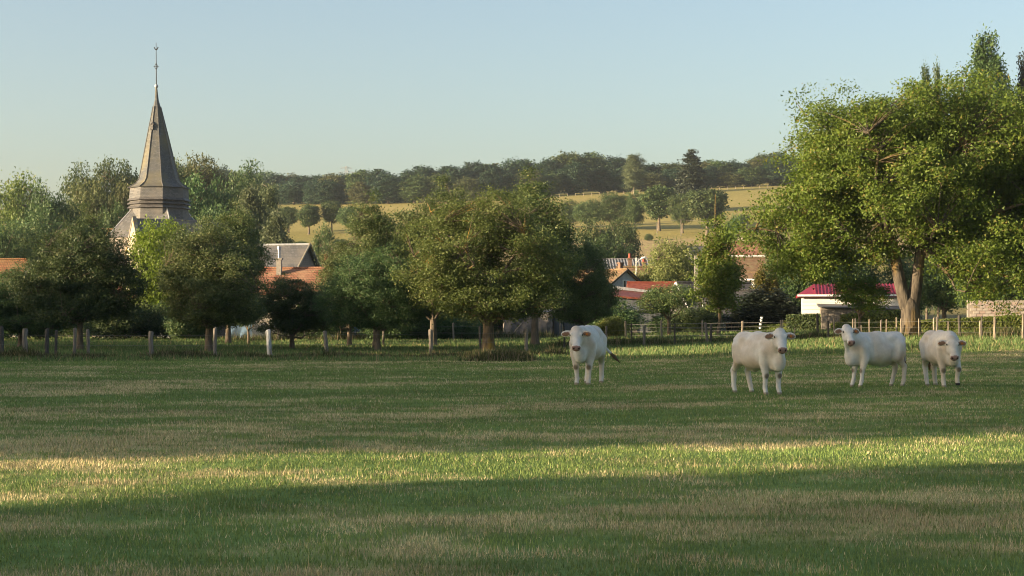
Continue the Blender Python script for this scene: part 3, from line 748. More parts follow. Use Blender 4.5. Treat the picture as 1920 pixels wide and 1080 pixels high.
# -- trees among the houses and behind the church
VT = 'trees among the village houses'
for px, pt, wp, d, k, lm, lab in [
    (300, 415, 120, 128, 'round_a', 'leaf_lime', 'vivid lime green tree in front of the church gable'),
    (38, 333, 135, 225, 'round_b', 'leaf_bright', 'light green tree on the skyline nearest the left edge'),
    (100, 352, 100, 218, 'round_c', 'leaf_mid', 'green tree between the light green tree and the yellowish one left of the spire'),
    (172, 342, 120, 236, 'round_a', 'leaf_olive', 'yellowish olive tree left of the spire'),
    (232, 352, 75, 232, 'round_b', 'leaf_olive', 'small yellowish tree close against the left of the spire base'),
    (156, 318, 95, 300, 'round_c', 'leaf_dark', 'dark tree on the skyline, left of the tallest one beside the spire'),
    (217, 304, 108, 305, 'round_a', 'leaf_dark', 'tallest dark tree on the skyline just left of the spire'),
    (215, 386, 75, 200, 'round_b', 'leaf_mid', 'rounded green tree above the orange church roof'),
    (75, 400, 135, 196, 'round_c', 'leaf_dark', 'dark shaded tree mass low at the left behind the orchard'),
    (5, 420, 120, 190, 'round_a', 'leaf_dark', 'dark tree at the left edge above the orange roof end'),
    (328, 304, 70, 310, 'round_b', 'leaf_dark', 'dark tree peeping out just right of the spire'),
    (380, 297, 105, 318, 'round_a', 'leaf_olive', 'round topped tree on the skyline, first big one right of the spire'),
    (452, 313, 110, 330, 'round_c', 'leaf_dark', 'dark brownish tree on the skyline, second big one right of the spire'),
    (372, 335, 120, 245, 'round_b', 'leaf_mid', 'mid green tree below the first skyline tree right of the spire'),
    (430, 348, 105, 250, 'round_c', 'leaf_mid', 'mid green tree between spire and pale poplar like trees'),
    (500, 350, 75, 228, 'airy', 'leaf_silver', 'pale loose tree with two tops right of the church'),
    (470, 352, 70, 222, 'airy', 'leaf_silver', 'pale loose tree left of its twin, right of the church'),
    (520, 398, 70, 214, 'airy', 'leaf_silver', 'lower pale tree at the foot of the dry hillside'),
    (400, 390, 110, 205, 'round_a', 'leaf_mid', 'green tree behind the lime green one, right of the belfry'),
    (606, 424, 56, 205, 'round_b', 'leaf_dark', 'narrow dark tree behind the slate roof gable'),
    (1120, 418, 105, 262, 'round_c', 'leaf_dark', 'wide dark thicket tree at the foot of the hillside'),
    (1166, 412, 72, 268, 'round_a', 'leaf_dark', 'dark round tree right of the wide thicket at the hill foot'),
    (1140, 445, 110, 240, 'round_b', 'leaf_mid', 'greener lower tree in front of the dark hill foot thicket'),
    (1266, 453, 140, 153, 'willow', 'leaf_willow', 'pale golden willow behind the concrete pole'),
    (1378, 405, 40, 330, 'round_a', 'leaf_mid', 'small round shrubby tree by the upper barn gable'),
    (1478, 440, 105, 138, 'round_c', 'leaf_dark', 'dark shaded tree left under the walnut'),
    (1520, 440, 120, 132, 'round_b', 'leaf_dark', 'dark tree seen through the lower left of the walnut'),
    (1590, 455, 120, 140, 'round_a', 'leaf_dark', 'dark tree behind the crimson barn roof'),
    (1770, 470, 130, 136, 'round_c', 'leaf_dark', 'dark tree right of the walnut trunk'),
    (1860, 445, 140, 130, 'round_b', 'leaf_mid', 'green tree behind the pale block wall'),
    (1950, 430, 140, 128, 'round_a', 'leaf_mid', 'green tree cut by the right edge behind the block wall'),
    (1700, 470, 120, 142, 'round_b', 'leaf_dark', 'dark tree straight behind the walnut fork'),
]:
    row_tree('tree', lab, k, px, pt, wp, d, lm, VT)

POP = 'poplars behind the walnut'
row_tree('poplar_tree', 'tallest poplar rising behind the walnut', 'poplar', 1852, 74, 82, 205, 'leaf_dark', POP, 0.3)
row_tree('poplar_tree', 'shorter poplar close right of the tallest', 'poplar', 1886, 152, 34, 212, 'leaf_conifer', POP, 1.3)
row_tree('poplar_tree', 'poplar cut by the right picture edge', 'poplar', 1926, 112, 44, 205, 'leaf_conifer', POP, 2.3)
row_tree('poplar_tree', 'left of the two slim poplar tips over the walnut', 'poplar', 1737, 134, 28, 215, 'leaf_dark', POP, 3.0)
row_tree('poplar_tree', 'right of the two slim poplar tips over the walnut', 'poplar', 1758, 132, 26, 217, 'leaf_dark', POP, 4.0)

for px, pt, wp, lab in [(1428, 500, 38, 'golden columnar cypress, left of the pair beside the walnut'), (1450, 503, 32, 'golden columnar cypress, right of the pair beside the walnut')]:
    row_tree('cypress_tree', lab, 'cypress', px, pt, wp, 124, 'leaf_gold', 'golden cypresses')
for px, pt, wp, lab in [(1418, 540, 70, 'black green clipped conifer behind the second cow'), (1455, 545, 80, 'black green conifer in front of the golden cypresses'), (1398, 560, 50, 'low dark conifer beside the half timbered cottage')]:
    row_tree('conifer_shrub', lab, 'cypress', px, pt, wp, 116, 'leaf_conifer', 'dark conifers beside the cottage')

# -- hillside trees
HT = 'clear stemmed trees on the dry hillside'
for px, pt, pb, wp, k, lab in [
    (541, 388, 437, 34, 'park_a', 'first small round tree from the left on the dry hillside'),
    (579, 384, 440, 42, 'park_b', 'second round tree from the left on the dry hillside'),
    (622, 377, 438, 38, 'park_a', 'third tree from the left on the dry hillside, tallest of that group'),
    (657, 388, 442, 46, 'park_a', 'spreading low tree, fourth from the left on the dry hillside'),
    (1068, 375, 428, 40, 'round_b', 'small tree at the left end of the right hillside row'),
    (1102, 376, 432, 62, 'round_c', 'low broad tree second in the right hillside row'),
    (1147, 362, 432, 66, 'round_a', 'broad tree third in the right hillside row'),
    (1190, 359, 432, 46, 'round_b', 'narrow dark tree fourth in the right hillside row'),
    (1236, 349, 433, 66, 'park_b', 'tall tree above the left hillside pole'),
    (1280, 360, 438, 50, 'round_c', 'tree below the dark cedar on the hillside'),
    (1326, 356, 441, 72, 'park_a', 'wide tree with forked stem at the right end of the hillside row'),
]:
    g = gp(px, pb)
    row_tree('hillside_tree', lab, k, px, pt, wp, g[1], 'leaf_dark', HT)
for px, pt, pb, wp, lab in [
    (1217, 438, 452, 16, 'tiny bush below the left hillside pole'),
    (1338, 468, 482, 34, 'low bush on the slope above the slender pear'),
    (1296, 464, 477, 30, 'low bush on the slope above the willow'),
    (703, 428, 444, 24, 'small bush on the left part of the dry hillside'),
    (562, 452, 468, 46, 'wide low bush at the hill foot right of the pale trees'),
    (640, 448, 462, 36, 'low bush at the hill foot behind the orchard gap'),
    (1392, 402, 420, 34, 'round bush by the upper barn, higher of two'),
    (1412, 424, 440, 30, 'round bush by the upper barn, lower of two')]:
    g = gp(px, pb)
    row_tree('hillside_bush', lab, 'bush', px, pt, wp, g[1], 'leaf_dark', 'bushes on the dry hillside', cat='bush')
row_tree('cedar_tree', 'dark layered cedar standing above the skyline wood', 'cedar', 1296, 284, 66, 520, 'leaf_conifer')
row_tree('tree', 'pale loose crowned tree standing out of the skyline wood', 'airy', 1190, 290, 42, 600, 'leaf_silver')

# -- the wood along the ridge
rng = np.random.RandomState(5)
topx = [240, 330, 400, 470, 520, 560, 600, 660, 700, 730, 760, 840, 900, 960, 1010, 1060, 1120, 1150, 1190, 1250, 1340, 1390, 1420, 1460, 1500, 1560]
topy = [345, 322, 322, 325, 333, 334, 328, 330, 320, 326, 324, 314, 310, 304, 306, 296, 292, 300, 308, 308, 306, 302, 298, 293, 300, 305]
edge = ([200, 530, 700, 860, 1040, 1425, 1600], [392, 385, 384, 379, 367, 350, 346])
ks = ['wood_a', 'wood_b', 'wood_c', 'wood_d']
for row in range(3):
    px = 262 + row * 11
    while px < 1530:
        wp = 44 + rng.rand() * 26
        e = np.interp(px, *edge)
        pb = e - 1 if row == 0 else e - 4
        d = gp(px, pb)[1] + row * 22
        full = np.interp(px, topx, topy) - 1
        t = full + rng.randn() * 4 if row > 0 else full + 6 + rng.rand() * 18
        row_tree('woodland_tree', 'leafy tree in the dense dark wood along the skyline ridge', ks[rng.randint(4)], px, t, wp * (0.9 if row == 0 else 1.1), d, ['leaf_wood', 'leaf_wood', 'leaf_wood', 'leaf_dark', 'leaf_olive'][rng.randint(5)], 'trees of the wood along the ridge', rng.rand() * 6.28)
        px += wp * (0.62 + 0.25 * rng.rand())

# -- hedge bushes at the back of the orchard
for k, (px, pt, wp, d) in enumerate([(-10, 560, 150, 114), (75, 552, 140, 117), (235, 562, 130, 116), (310, 568, 110, 118), (355, 575, 90, 115), (600, 560, 120, 117), (745, 565, 130, 116), (815, 572, 110, 118), (880, 585, 80, 120), (1150, 560, 125, 121), (1300, 572, 110, 117)]):
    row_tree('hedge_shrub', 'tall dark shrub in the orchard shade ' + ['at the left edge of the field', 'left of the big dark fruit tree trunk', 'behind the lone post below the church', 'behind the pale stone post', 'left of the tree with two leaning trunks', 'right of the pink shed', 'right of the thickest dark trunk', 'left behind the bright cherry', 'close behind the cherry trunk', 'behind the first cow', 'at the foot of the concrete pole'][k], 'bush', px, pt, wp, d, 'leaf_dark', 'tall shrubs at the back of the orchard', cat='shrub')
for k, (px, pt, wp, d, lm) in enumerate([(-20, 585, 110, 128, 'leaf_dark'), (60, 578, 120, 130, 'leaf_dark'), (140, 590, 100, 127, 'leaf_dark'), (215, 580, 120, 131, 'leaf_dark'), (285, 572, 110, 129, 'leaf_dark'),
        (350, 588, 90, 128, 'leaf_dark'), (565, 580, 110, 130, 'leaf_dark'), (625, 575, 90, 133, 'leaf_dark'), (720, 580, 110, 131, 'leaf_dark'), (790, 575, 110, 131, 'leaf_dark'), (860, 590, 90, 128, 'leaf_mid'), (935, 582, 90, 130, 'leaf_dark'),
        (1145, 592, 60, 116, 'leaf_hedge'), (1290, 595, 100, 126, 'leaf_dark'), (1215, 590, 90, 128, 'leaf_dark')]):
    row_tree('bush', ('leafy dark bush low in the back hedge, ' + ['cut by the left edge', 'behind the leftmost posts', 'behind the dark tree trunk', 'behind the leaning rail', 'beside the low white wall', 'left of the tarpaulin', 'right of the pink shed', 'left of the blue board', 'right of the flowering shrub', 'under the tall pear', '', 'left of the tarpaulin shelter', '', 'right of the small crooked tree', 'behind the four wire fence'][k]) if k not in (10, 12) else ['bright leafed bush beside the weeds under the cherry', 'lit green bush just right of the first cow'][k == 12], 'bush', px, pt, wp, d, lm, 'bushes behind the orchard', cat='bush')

# -- the tall trees left of the picture that shade the field
def sun_pos(s, t):
    ca, sa = math.cos(SUN_HEAD), math.sin(SUN_HEAD)
    return np.array([t * ca - s * sa, t * sa + s * ca])
kind('shade', 61, [(0, 0, 9.5, 4.2, 4.2, 5.6), (0, 0, 5.0, 4.0, 4.0, 4.6), (0, 0, 13, 3.0, 3.0, 3.2)], 0.4, 2, 6, 900, 32, 0.62, 0.6, M['bark'], nb=40, zmin=0.5, shell=0.15)
SH = 'tall trees out of the picture on the left whose shade lies across the field'
k = 0
for s, t, h, w in [(10.9, -48, 17, 8.6), (4.5, -50, 18, 9), (-2.5, -47, 17, 9), (25.9, -48, 17.5, 8.6), (30.6, -51, 18, 8), (38.0, -47, 17, 8), (43, -50, 18, 9), (49, -48, 17, 9), (55, -50, 16.5, 9), (60.5, -48, 16.2, 8),
                   (68.5, -50, 13.6, 8.2), (77.5, -48, 14.8, 9), (82, -50, 14.8, 7.6), (86.5, -47, 12.4, 8), (92, -49, 12.6, 9), (98, -50, 12.2, 9), (104, -48, 12.2, 9), (110, -50, 12.2, 9)]:
    q = sun_pos(s, t)
    put_tree('shade_tree', 'tall dense tree in the row beyond the left edge of the field', 'tree', 'shade', (q[0], q[1], tz(q[0], q[1])), h, w, 'leaf_mid', k * 1.3, SH)
    k += 1
# ------------------------------------------------------------------ buildings
def roof_slab(parent, name, m, poly, th=0.14):
    """a roof slope from its corner points (upper side), with thickness"""
    a, b, c = [np.array(p, float) for p in poly[:3]]
    nrm = np.cross(b - a, c - a); nrm /= np.linalg.norm(nrm)
    if nrm[2] < 0: nrm = -nrm; poly = poly[::-1]
    return MB().prism([np.array(p) - nrm * th for p in poly], nrm * th).build(name, m, parent)

def gable_house(name, label, loc, rz, L, W, eave, ridge, wall, roof, group=None, over=0.25, ridge_m=None, verge=None, verge_m=None, hip=0.0, fascia=None):
    """ridge along local x; loc is the centre on the ground"""
    t = thing(name, label, 'house', loc, rz, group)
    l, w = L / 2, W / 2
    base = -1.2
    mb = MB()
    if hip:
        mb.prism([(-l, -w, base), (l, -w, base), (l, w, base), (-l, w, base)], (0, 0, eave - base))
    else:
        mb.prism([(-l, -w, base), (-l, w, base), (-l, w, eave), (-l, 0, ridge - 0.16), (-l, -w, eave)], (L, 0, 0))
    mb.build('wall', wall, t)
    o = over; sl = (ridge - eave) / w
    z0 = eave - sl * o
    for s in (-1, 1):
        if hip:
            roof_slab(t, 'roof', roof, [(-l - o, s * (w + o), z0), (l + o, s * (w + o), z0), (l - hip, 0, ridge), (-l + hip, 0, ridge)])
        else:
            roof_slab(t, 'roof', roof, [(-l - o, s * (w + o), z0), (l + o, s * (w + o), z0), (l + o, 0.0, ridge), (-l - o, 0.0, ridge)])
    if hip:
        for s in (-1, 1):
            roof_slab(t, 'roof', roof, [(s * (l + o), -w - o, z0), (s * (l + o), w + o, z0), (s * (l - hip), 0, ridge)])
    rl = l + o - (hip if hip else 0)
    MB().tube([(-rl, 0, ridge + 0.02), (0, 0, ridge + 0.0), (rl, 0, ridge + 0.02)], 0.11, 6).build('ridge_tiles', ridge_m or roof, t)
    if verge and not hip:
        for s in (-1, 1):
            for sx in (-1, 1):
                d = 0.10
                MB().prism([(sx * (l + o), s * (w + o), z0 - 0.05), (sx * (l + o), 0, ridge - 0.05), (sx * (l + o), 0, ridge + verge), (sx * (l + o), s * (w + o), z0 + verge)], (sx * d, 0, 0)).build('verge', verge_m, t)
    if fascia:
        for s in (-1, 1):
            MB().box((0, s * (w + o + 0.05), z0 - 0.02), (L + 2 * o, 0.08, 0.22)).build('fascia', fascia, t)
    return t

def window(parent, x, y, z, w, h, axis='-y', frame=None, shutter=None):
    """a window with frame and pane set on a wall face"""
    fr = frame or M['paint_white']
    def pt(a, dep, c):
        return {'-y': (x + a, y - dep, z + c), '+x': (x + dep, y + a, z + c), '-x': (x - dep, y + a, z + c)}[axis]
    def bx(m, a, c, sa, sc, dep, th):
        ctr = pt(a, dep, c)
        m.box(ctr, (sa, th, sc) if axis == '-y' else (th, sa, sc))
        return m
    f = MB()
    for a, c, sa, sc in ((-w / 2, 0, 0.08, h + 0.08), (w / 2, 0, 0.08, h + 0.08), (0, h / 2, w - 0.08, 0.08), (0, -h / 2, w - 0.08, 0.08), (0, 0, 0.05, h - 0.08)):
        bx(f, a, c, sa, sc, 0.03, 0.1)
    win = f.build('window', fr, parent)
    bx(MB(), 0, 0, w - 0.02, h - 0.02, 0.006, 0.03).build('pane', M['glass'], win)
    return win

def chimney(parent, x, y, z0, z1, s, m, pot=None, cap=True):
    c = MB().box((x, y, (z0 + z1) / 2), (s, s, z1 - z0)).build('chimney', m, parent)
    if cap:
        MB().box((x, y, z1 + 0.06), (s + 0.14, s + 0.14, 0.12)).build('chimney_cap', M['concrete'] if m is not M['brick'] else M['brick'], c)
    if pot == 'pipe':
        MB().tube([(x, y, z1 + 0.1), (x, y, z1 + 0.75)], 0.1, 8).tube([(x, y, z1 + 0.75), (x, y, z1 + 0.95)], 0.15, 8).build('flue_pipe', M['zinc'], c)
    elif pot == 'red':
        MB().tube([(x, y, z1 + 0.1), (x, y, z1 + 0.55)], [0.17, 0.13], 8).build('chimney_pot', M['pot_red'], c)
    return c

# ---- church -------------------------------------------------------------
CD = 180.0
cbase = ground_at(298, CD)
u = CD / FPX
church = thing('church', 'old stone church with tall slate spire and weathercock left in the village', 'church', cbase)
def cz(py):
    return P(298, py, CD)[2] - cbase[2]
def octa(py_z, r, cx=0.0):
    return [(cx + r * math.sin(R(18 + 45 * k)), -r * math.cos(R(18 + 45 * k)), py_z) for k in range(8)]
lean = -6.5 * u
def shell(name, m, prof, parent=church, leanf=None, cap=True):
    """octagonal body from (picture height, radius in px) rows"""
    mb = MB(); V = []
    for py, r in prof:
        V += octa(cz(py), r * u, leanf(py) if leanf else 0.0)
    Fc = []
    for i in range(len(prof) - 1):
        for k in range(8):
            a = i * 8 + k; b = i * 8 + (k + 1) % 8
            Fc.append((a, b, b + 8, a + 8))
    if cap:
        Fc.append(tuple(range(8))[::-1]); Fc.append(tuple(range(len(prof) * 8 - 8, len(prof) * 8)))
    mb.add(V, Fc)
    return mb.build(name, m, parent)
lf = lambda py: lean * (350 - py) / 190.0
sp = shell('spire', M['slate'], [(353.5, 58.0), (350, 51), (344, 42.5), (336, 37.0), (315, 31.8), (262, 20.6), (215, 10.4), (200, 7.0), (188, 3.8), (163, 1.6)], leanf=lf)
# lead rolls on the spire's edges
for k in range(8):
    pts = []
    for py, r in [(353.5, 58.1), (344, 42.7), (336, 37.2), (315, 32), (262, 20.8), (200, 7.1)]:
        q = octa(cz(py), r * u + 0.02, lf(py))[k]
        pts.append(q)
    MB().tube(pts, 0.045, 5).build('lead_roll', M['slate_plain'], sp)
MB().box((lf(236) - 0.36, -0.78, cz(240)), (0.32, 0.4, 0.55), R(-20)).prism([(lf(236) - 0.56, -1.0, cz(240) + 0.27), (lf(236) - 0.16, -1.0, cz(240) + 0.27), (lf(236) - 0.36, -0.8, cz(240) + 0.6)], (0.05, 0.5, 0)).build('spire_hatch', M['slate_dark'], sp)
shell('belfry', M['slate_plain'], [(373, 55.5), (352.7, 54.0)], cap=True)
for i, (a, b) in enumerate([(377.5, 372.5), (384.5, 380), (392, 387.5)]):
    shell('louvre_board', M['slate_dark'], [(a, 59.5), (a - 1.2, 59.0), (b, 55.0)])
shell('belfry_core', M['slate_dark'], [(400, 54.2), (373.2, 54.2)])
shell('tower_drum', M['slate_plain'], [(432, 56.0), (391.8, 54.6)])
# square skirt roof below the drum
def sq(py, r, a0=27):
    return [(r * u * math.sin(R(a0 + 90 * k)), -r * u * math.cos(R(a0 + 90 * k)), cz(py)) for k in range(4)]
lo, hi_ = sq(447, 99), sq(391, 50)
sk = MB().add(lo + hi_, [(0, 1, 5, 4), (1, 2, 6, 5), (2, 3, 7, 6), (3, 0, 4, 7)]).build('skirt_roof', M['slate_plain'], church)
for k in range(4):
    MB().tube([lo[k], hi_[k]], 0.07, 5).build('hip_roll', M['zinc'], sk)
t2 = sq(449, 96)
MB().prism([(x, y_, -1.2) for x, y_, z in t2][::1], (0, 0, cz(448) + 1.2)).build('tower_wall', M['stone'], church)
# transept whose gable faces the evening sun
na = R(-62)                                   # direction the gable faces, measured from the camera side
gd = np.array([math.sin(na), -math.cos(na), 0]); gs = np.array([math.cos(na), math.sin(na), 0])
apex = np.array([P(249, 410, CD - 9)[0] - cbase[0], -9.0, P(249, 410, CD - 9)[2] - cbase[2]])
hw = 3.3; ez = apex[2] - 4.6
back = apex - gd * 10.0
def pt(base_, s, z):
    q = base_ + gs * s; return (q[0], q[1], z)
MB().prism([pt(apex, -hw, -1.2), pt(apex, hw, -1.2), pt(apex, hw, ez), pt(apex, 0, apex[2] - 0.12), pt(apex, -hw, ez)], tuple(-gd * 10)).build('transept_wall', M['stone'], church)
for s in (-1, 1):
    f0 = apex + gd * 0.1 * 0 - gd * 0.35
    roof_slab(church, 'transept_roof', M['slate_plain'], [pt(f0, 0, apex[2] + 0.05), pt(f0, s * (hw + 0.3), ez - 0.35), pt(back, s * (hw + 0.3), ez - 0.35), pt(back, 0, apex[2] + 0.05)])
    MB().prism([pt(apex + gd * 0.06, 0, apex[2] - 0.1), pt(apex + gd * 0.06, s * (hw + 0.25), ez - 0.4), pt(apex + gd * 0.06, s * (hw + 0.25), ez - 0.1), pt(apex + gd * 0.06, 0, apex[2] + 0.25)], tuple(-gd * 0.4)).build('gable_coping', M['stone_coping'], church)
wq = apex + gd * 0.02
MB().prism([pt(wq, -0.5, 3.0), pt(wq, 0.5, 3.0), pt(wq, 0.5, 5.6), pt(wq, 0, 6.4), pt(wq, -0.5, 5.6)], tuple(gd * 0.05)).build('lancet_window', M['glass'], church)
# nave with orange tiles going left, closed by a stone gable
nv = P(182, 428, CD + 3)
nz = nv[2] - cbase[2]
nx0 = P(142, 428, CD + 3)[0] - cbase[0]; nx1 = -2.0
for s, dz in ((-1, 0), (1, 0)):
    roof_slab(church, 'nave_roof', M['tile_orange'], [(nx0, 3.0, nz), (nx1, 3.0, nz), (nx1, 3.0 + s * 3.6, nz - 3.9), (nx0, 3.0 + s * 3.6, nz - 3.9)])
MB().prism([(nx0 + 0.05, -0.4, -1.2), (nx0 + 0.05, 6.4, -1.2), (nx0 + 0.05, 6.4, nz - 3.9), (nx0 + 0.05, 3.0, nz - 0.2), (nx0 + 0.05, -0.4, nz - 3.9)], (nx1 - nx0, 0, 0)).build('nave_wall', M['stone'], church)
for s in (-1, 1):
    MB().prism([(nx0 - 0.25, 3.0, nz + 0.0), (nx0 - 0.25, 3.0 + s * 3.9, nz - 4.2), (nx0 - 0.25, 3.0 + s * 3.9, nz - 3.8), (nx0 - 0.25, 3.0, nz + 0.5)], (0.35, 0, 0)).build('gable_coping', M['stone_coping'], church)
# ball, rod, diamond ornament and cock
bx_ = lf(163)
mbp = MB()
ballz = cz(161.5)
prof = [(-0.2, 0.06), (-0.17, 0.13), (-0.06, 0.2), (0.06, 0.2), (0.17, 0.13), (0.2, 0.05)]
mbp.tube([(bx_, 0, ballz + a) for a, r in prof], [r for a, r in prof], 10).build('spire_ball', M['zinc'], church, True)
rx = lambda py: bx_ + (289.3 - 290.0) * u * (161 - py) / 75.0
rod = MB().tube([(bx_, 0, cz(163)), (rx(120), 0, cz(120)), (rx(82), 0, cz(80))], [0.06, 0.045, 0.03], 6).build('cross_rod', M['iron'], church)
zc = cz(125)
cr_ = MB()
for sx in (-1, 1):
    cr_.tube([(rx(118), 0, cz(118)), (rx(125) + sx * 0.18, 0, zc), (rx(131), 0, cz(131))], 0.028, 5)
cr_.tube([(rx(125) - 0.27, 0, zc), (rx(125) + 0.27, 0, zc)], 0.03, 5)
cr_.build('iron_cross', M['iron'], rod)
cx_, czz = rx(91), cz(92)
cock = [(-0.24, 0.16), (-0.20, 0.23), (-0.13, 0.14), (-0.06, 0.02), (0.06, 0.02), (0.12, 0.10), (0.16, 0.24), (0.22, 0.22), (0.26, 0.13), (0.20, 0.10), (0.16, -0.02), (0.06, -0.12), (-0.05, -0.12), (-0.13, -0.03), (-0.2, 0.08)]
MB().prism([(cx_ + a, -0.03, czz + b) for a, b in cock], (0, 0.06, 0)).build('weathercock', M['iron'], church)

# ---- village houses ------------------------------------------------------
def at(px, d):
    g = ground_at(px, d); return g
def hz(px, py, d):
    return P(px, py, d)[2] - ground_at(px, d)[2]
# grey slate barn with lichened gable coping
d = 142.0; g = at(520, d)
h = gable_house('slate_house', 'house with weathered grey slate roof and lichened gable beside the church', g, R(-11), 11.0, 8.8, hz(540, 524, d), hz(540, 460, d), M['slate_dark'], M['slate_plain'], ridge_m=M['zinc'], verge=0.16, verge_m=M['stone_coping'])
h.location.x = gx(582, d) - 5.5 * math.cos(R(11)) - 0.2
# red tiled house with two chimneys
d = 122.0; g = at(552, d)
rt = gable_house('tiled_house', 'low house with red pantile roof and two chimneys', g, R(-5), 4.7, 6.0, hz(552, 548, d), hz(552, 503, d), M['render_cream'], M['tile_red'])
chimney(rt, 1.95 + 0.35, 0.0, hz(552, 560, d), hz(600, 492, d), 0.5, M['brick'], 'red')
chimney(rt, -0.95, -0.7, hz(552, 520, d), hz(527, 488, d), 0.34, M['concrete'], 'pipe')
window(rt, -0.3, -3.0, 1.4, 0.9, 1.1)
# orange roof end at the left edge
d = 150.0; g = at(-20, d)
h = gable_house('tiled_house', 'orange tiled roof cut by the left picture edge', (g[0] - 1.5, g[1], g[2]), R(4), 9.0, 7.0, hz(0, 540, d), hz(10, 486, d), M['render_cream'], M['tile_orange'])
window(h, 2.0, -3.5, 1.5, 1.0, 1.2)
# red roof with dormer
d = 138.0; g = at(272, d)
h = gable_house('tiled_house', 'house with bright red roof and dormer below the church', g, R(-3), 5.2, 6.4, hz(272, 556, d), hz(272, 510, d), M['render_cream'], M['tile_red'], ridge_m=M['render_cream'])
dm = MB().prism([(-1.2, -2.4, hz(262, 560, d)), (0.15, -2.4, hz(262, 560, d)), (0.15, -2.4, hz(262, 535, d)), (-0.52, -2.4, hz(262, 520, d)), (-1.2, -2.4, hz(262, 535, d))], (0, 2.0, 0)).build('dormer', M['slate_dark'], h)
MB().box((-0.52, -2.43, hz(262, 547, d)), (0.7, 0.05, 0.8)).build('dormer_window', M['render_cream'], dm)
MB().prism([(0.2, -2.55, hz(262, 560, d)), (0.45, -2.55, hz(262, 560, d)), (0.25, -2.55, hz(262, 530, d))], (0, 0.2, 0)).build('dormer_cheek', M['paint_white'], dm)
# cluster right of the middle
d = 176.0; g = at(1172, d)
h = gable_house('metal_barn', 'long barn with grey corrugated roof behind the chimneys', g, R(0), 6.4, 9.0, hz(1172, 512, d), hz(1172, 486, d), M['render_grey'], M['sheet_dark'])
h['category'] = 'barn'
for i in range(22):
    xx = -3.2 + 0.3 * i
    zr = hz(1172, 486, d); ze = hz(1172, 512, d)
    MB().prism([(xx, -4.7, ze - 0.04), (xx, -0.1, zr + 0.01), (xx, -0.1, zr + 0.06), (xx, -4.7, ze + 0.03)], (0.09, 0, 0)).build('roof_rib', M['sheet_grey'], h)
d = 150.0; g = at(1158, d)
b1 = gable_house('brown_house', 'house with brown tiled roof and pale gable facing right', g, R(-52), 6.0, 4.2, hz(1165, 535, d), hz(1178, 505, d), M['render_grey'], M['tile_brown'], verge=0.05, verge_m=M['wood_dark'])
b1.location = (gx(1176, d) - 3.2 * math.cos(R(52)), d + 3.2 * math.sin(R(52)), tz(gx(1176, d), d))
chimney(b1, 2.2, 0.1, hz(1178, 510, d), hz(1178, 494, d), 0.34, M['brick'], None)
window(b1, 3.0, 0.0, hz(1178, 535, d), 0.7, 0.9, '+x')
d = 163.0; g = at(1205, d)
b2 = gable_house('brown_house', 'house with plain brown roof behind the pale gable', g, R(2), 4.6, 7.0, hz(1205, 540, d), hz(1205, 501, d), M['render_cream'], M['tile_brown'])
chimney(b2, -1.2, 0.3, hz(1205, 505, d), hz(1176, 486, d), 0.34, M['brick'], 'red')
chimney(b2, 0.15, 0.3, hz(1205, 505, d), hz(1201, 493, d), 0.34, M['brick'], 'red')
d = 141.0; g = at(1222, d)
h = gable_house('red_shed', 'shed with plain red sheet roof left of the small crooked tree', g, R(0), 3.6, 4.6, hz(1222, 552, d), hz(1222, 530, d), M['shed_shade_tone'], M['sheet_red'])
h['category'] = 'shed'
# low shed, dark red sheet roof with pale metal edge running down to the right
d = 134.0; g = at(1180, d)
t = thing('lean_to_shed', 'low lean to shed with dark red roof and pale metal edge', 'shed', g)
zl, zr = hz(1150, 540, d), hz(1232, 549, d)
MB().prism([(-2.4, -2.0, -1), (2.3, -2.0, -1), (2.3, -2.0, zr - 0.4), (-2.4, -2.0, zl - 0.6)], (0, 3.6, 0)).build('wall', M['shed_shade_tone'], t)
roof_slab(t, 'roof', M['sheet_red'], [(-2.6, -2.3, zl - 0.55), (2.5, -2.3, zr - 0.5), (2.5, 1.7, zr + 0.02), (-2.6, 1.7, zl + 0.05)])
MB().prism([(-1.6, 1.6, zl - 0.05), (2.6, 1.6, zr + 0.03), (2.6, 1.6, zr + 0.2), (-1.6, 1.6, zl + 0.22)], (0, 0.5, 0)).build('metal_edge', M['zinc'], t)
# dark slate house with white verge and roof light behind the pole
d = 131.0
h = gable_house('slate_cottage', 'dark slate roofed house with pale verge boards and roof light', at(1330, d), R(14), 5.6, 7.0, hz(1320, 590, d), hz(1310, 531, d), M['slate_dark'], M['slate_dark'], verge=0.05, verge_m=M['paint_white'])
h.location.x = gx(1268, d) + 2.9
zr_, ze_ = hz(1310, 531, d), hz(1320, 590, d)
f = 0.33; sl = (zr_ - ze_) / 3.5
sky_ = MB().prism([(-0.6, -3.5 * f, zr_ - sl * 3.5 * f + 0.03), (0.1, -3.5 * f, zr_ - sl * 3.5 * f + 0.03), (0.1, -3.5 * (f + 0.2), zr_ - sl * 3.5 * (f + 0.2) + 0.03), (-0.6, -3.5 * (f + 0.2), zr_ - sl * 3.5 * (f + 0.2) + 0.03)], (0, -0.03, 0.06)).build('roof_light', M['glass_sky'], h)
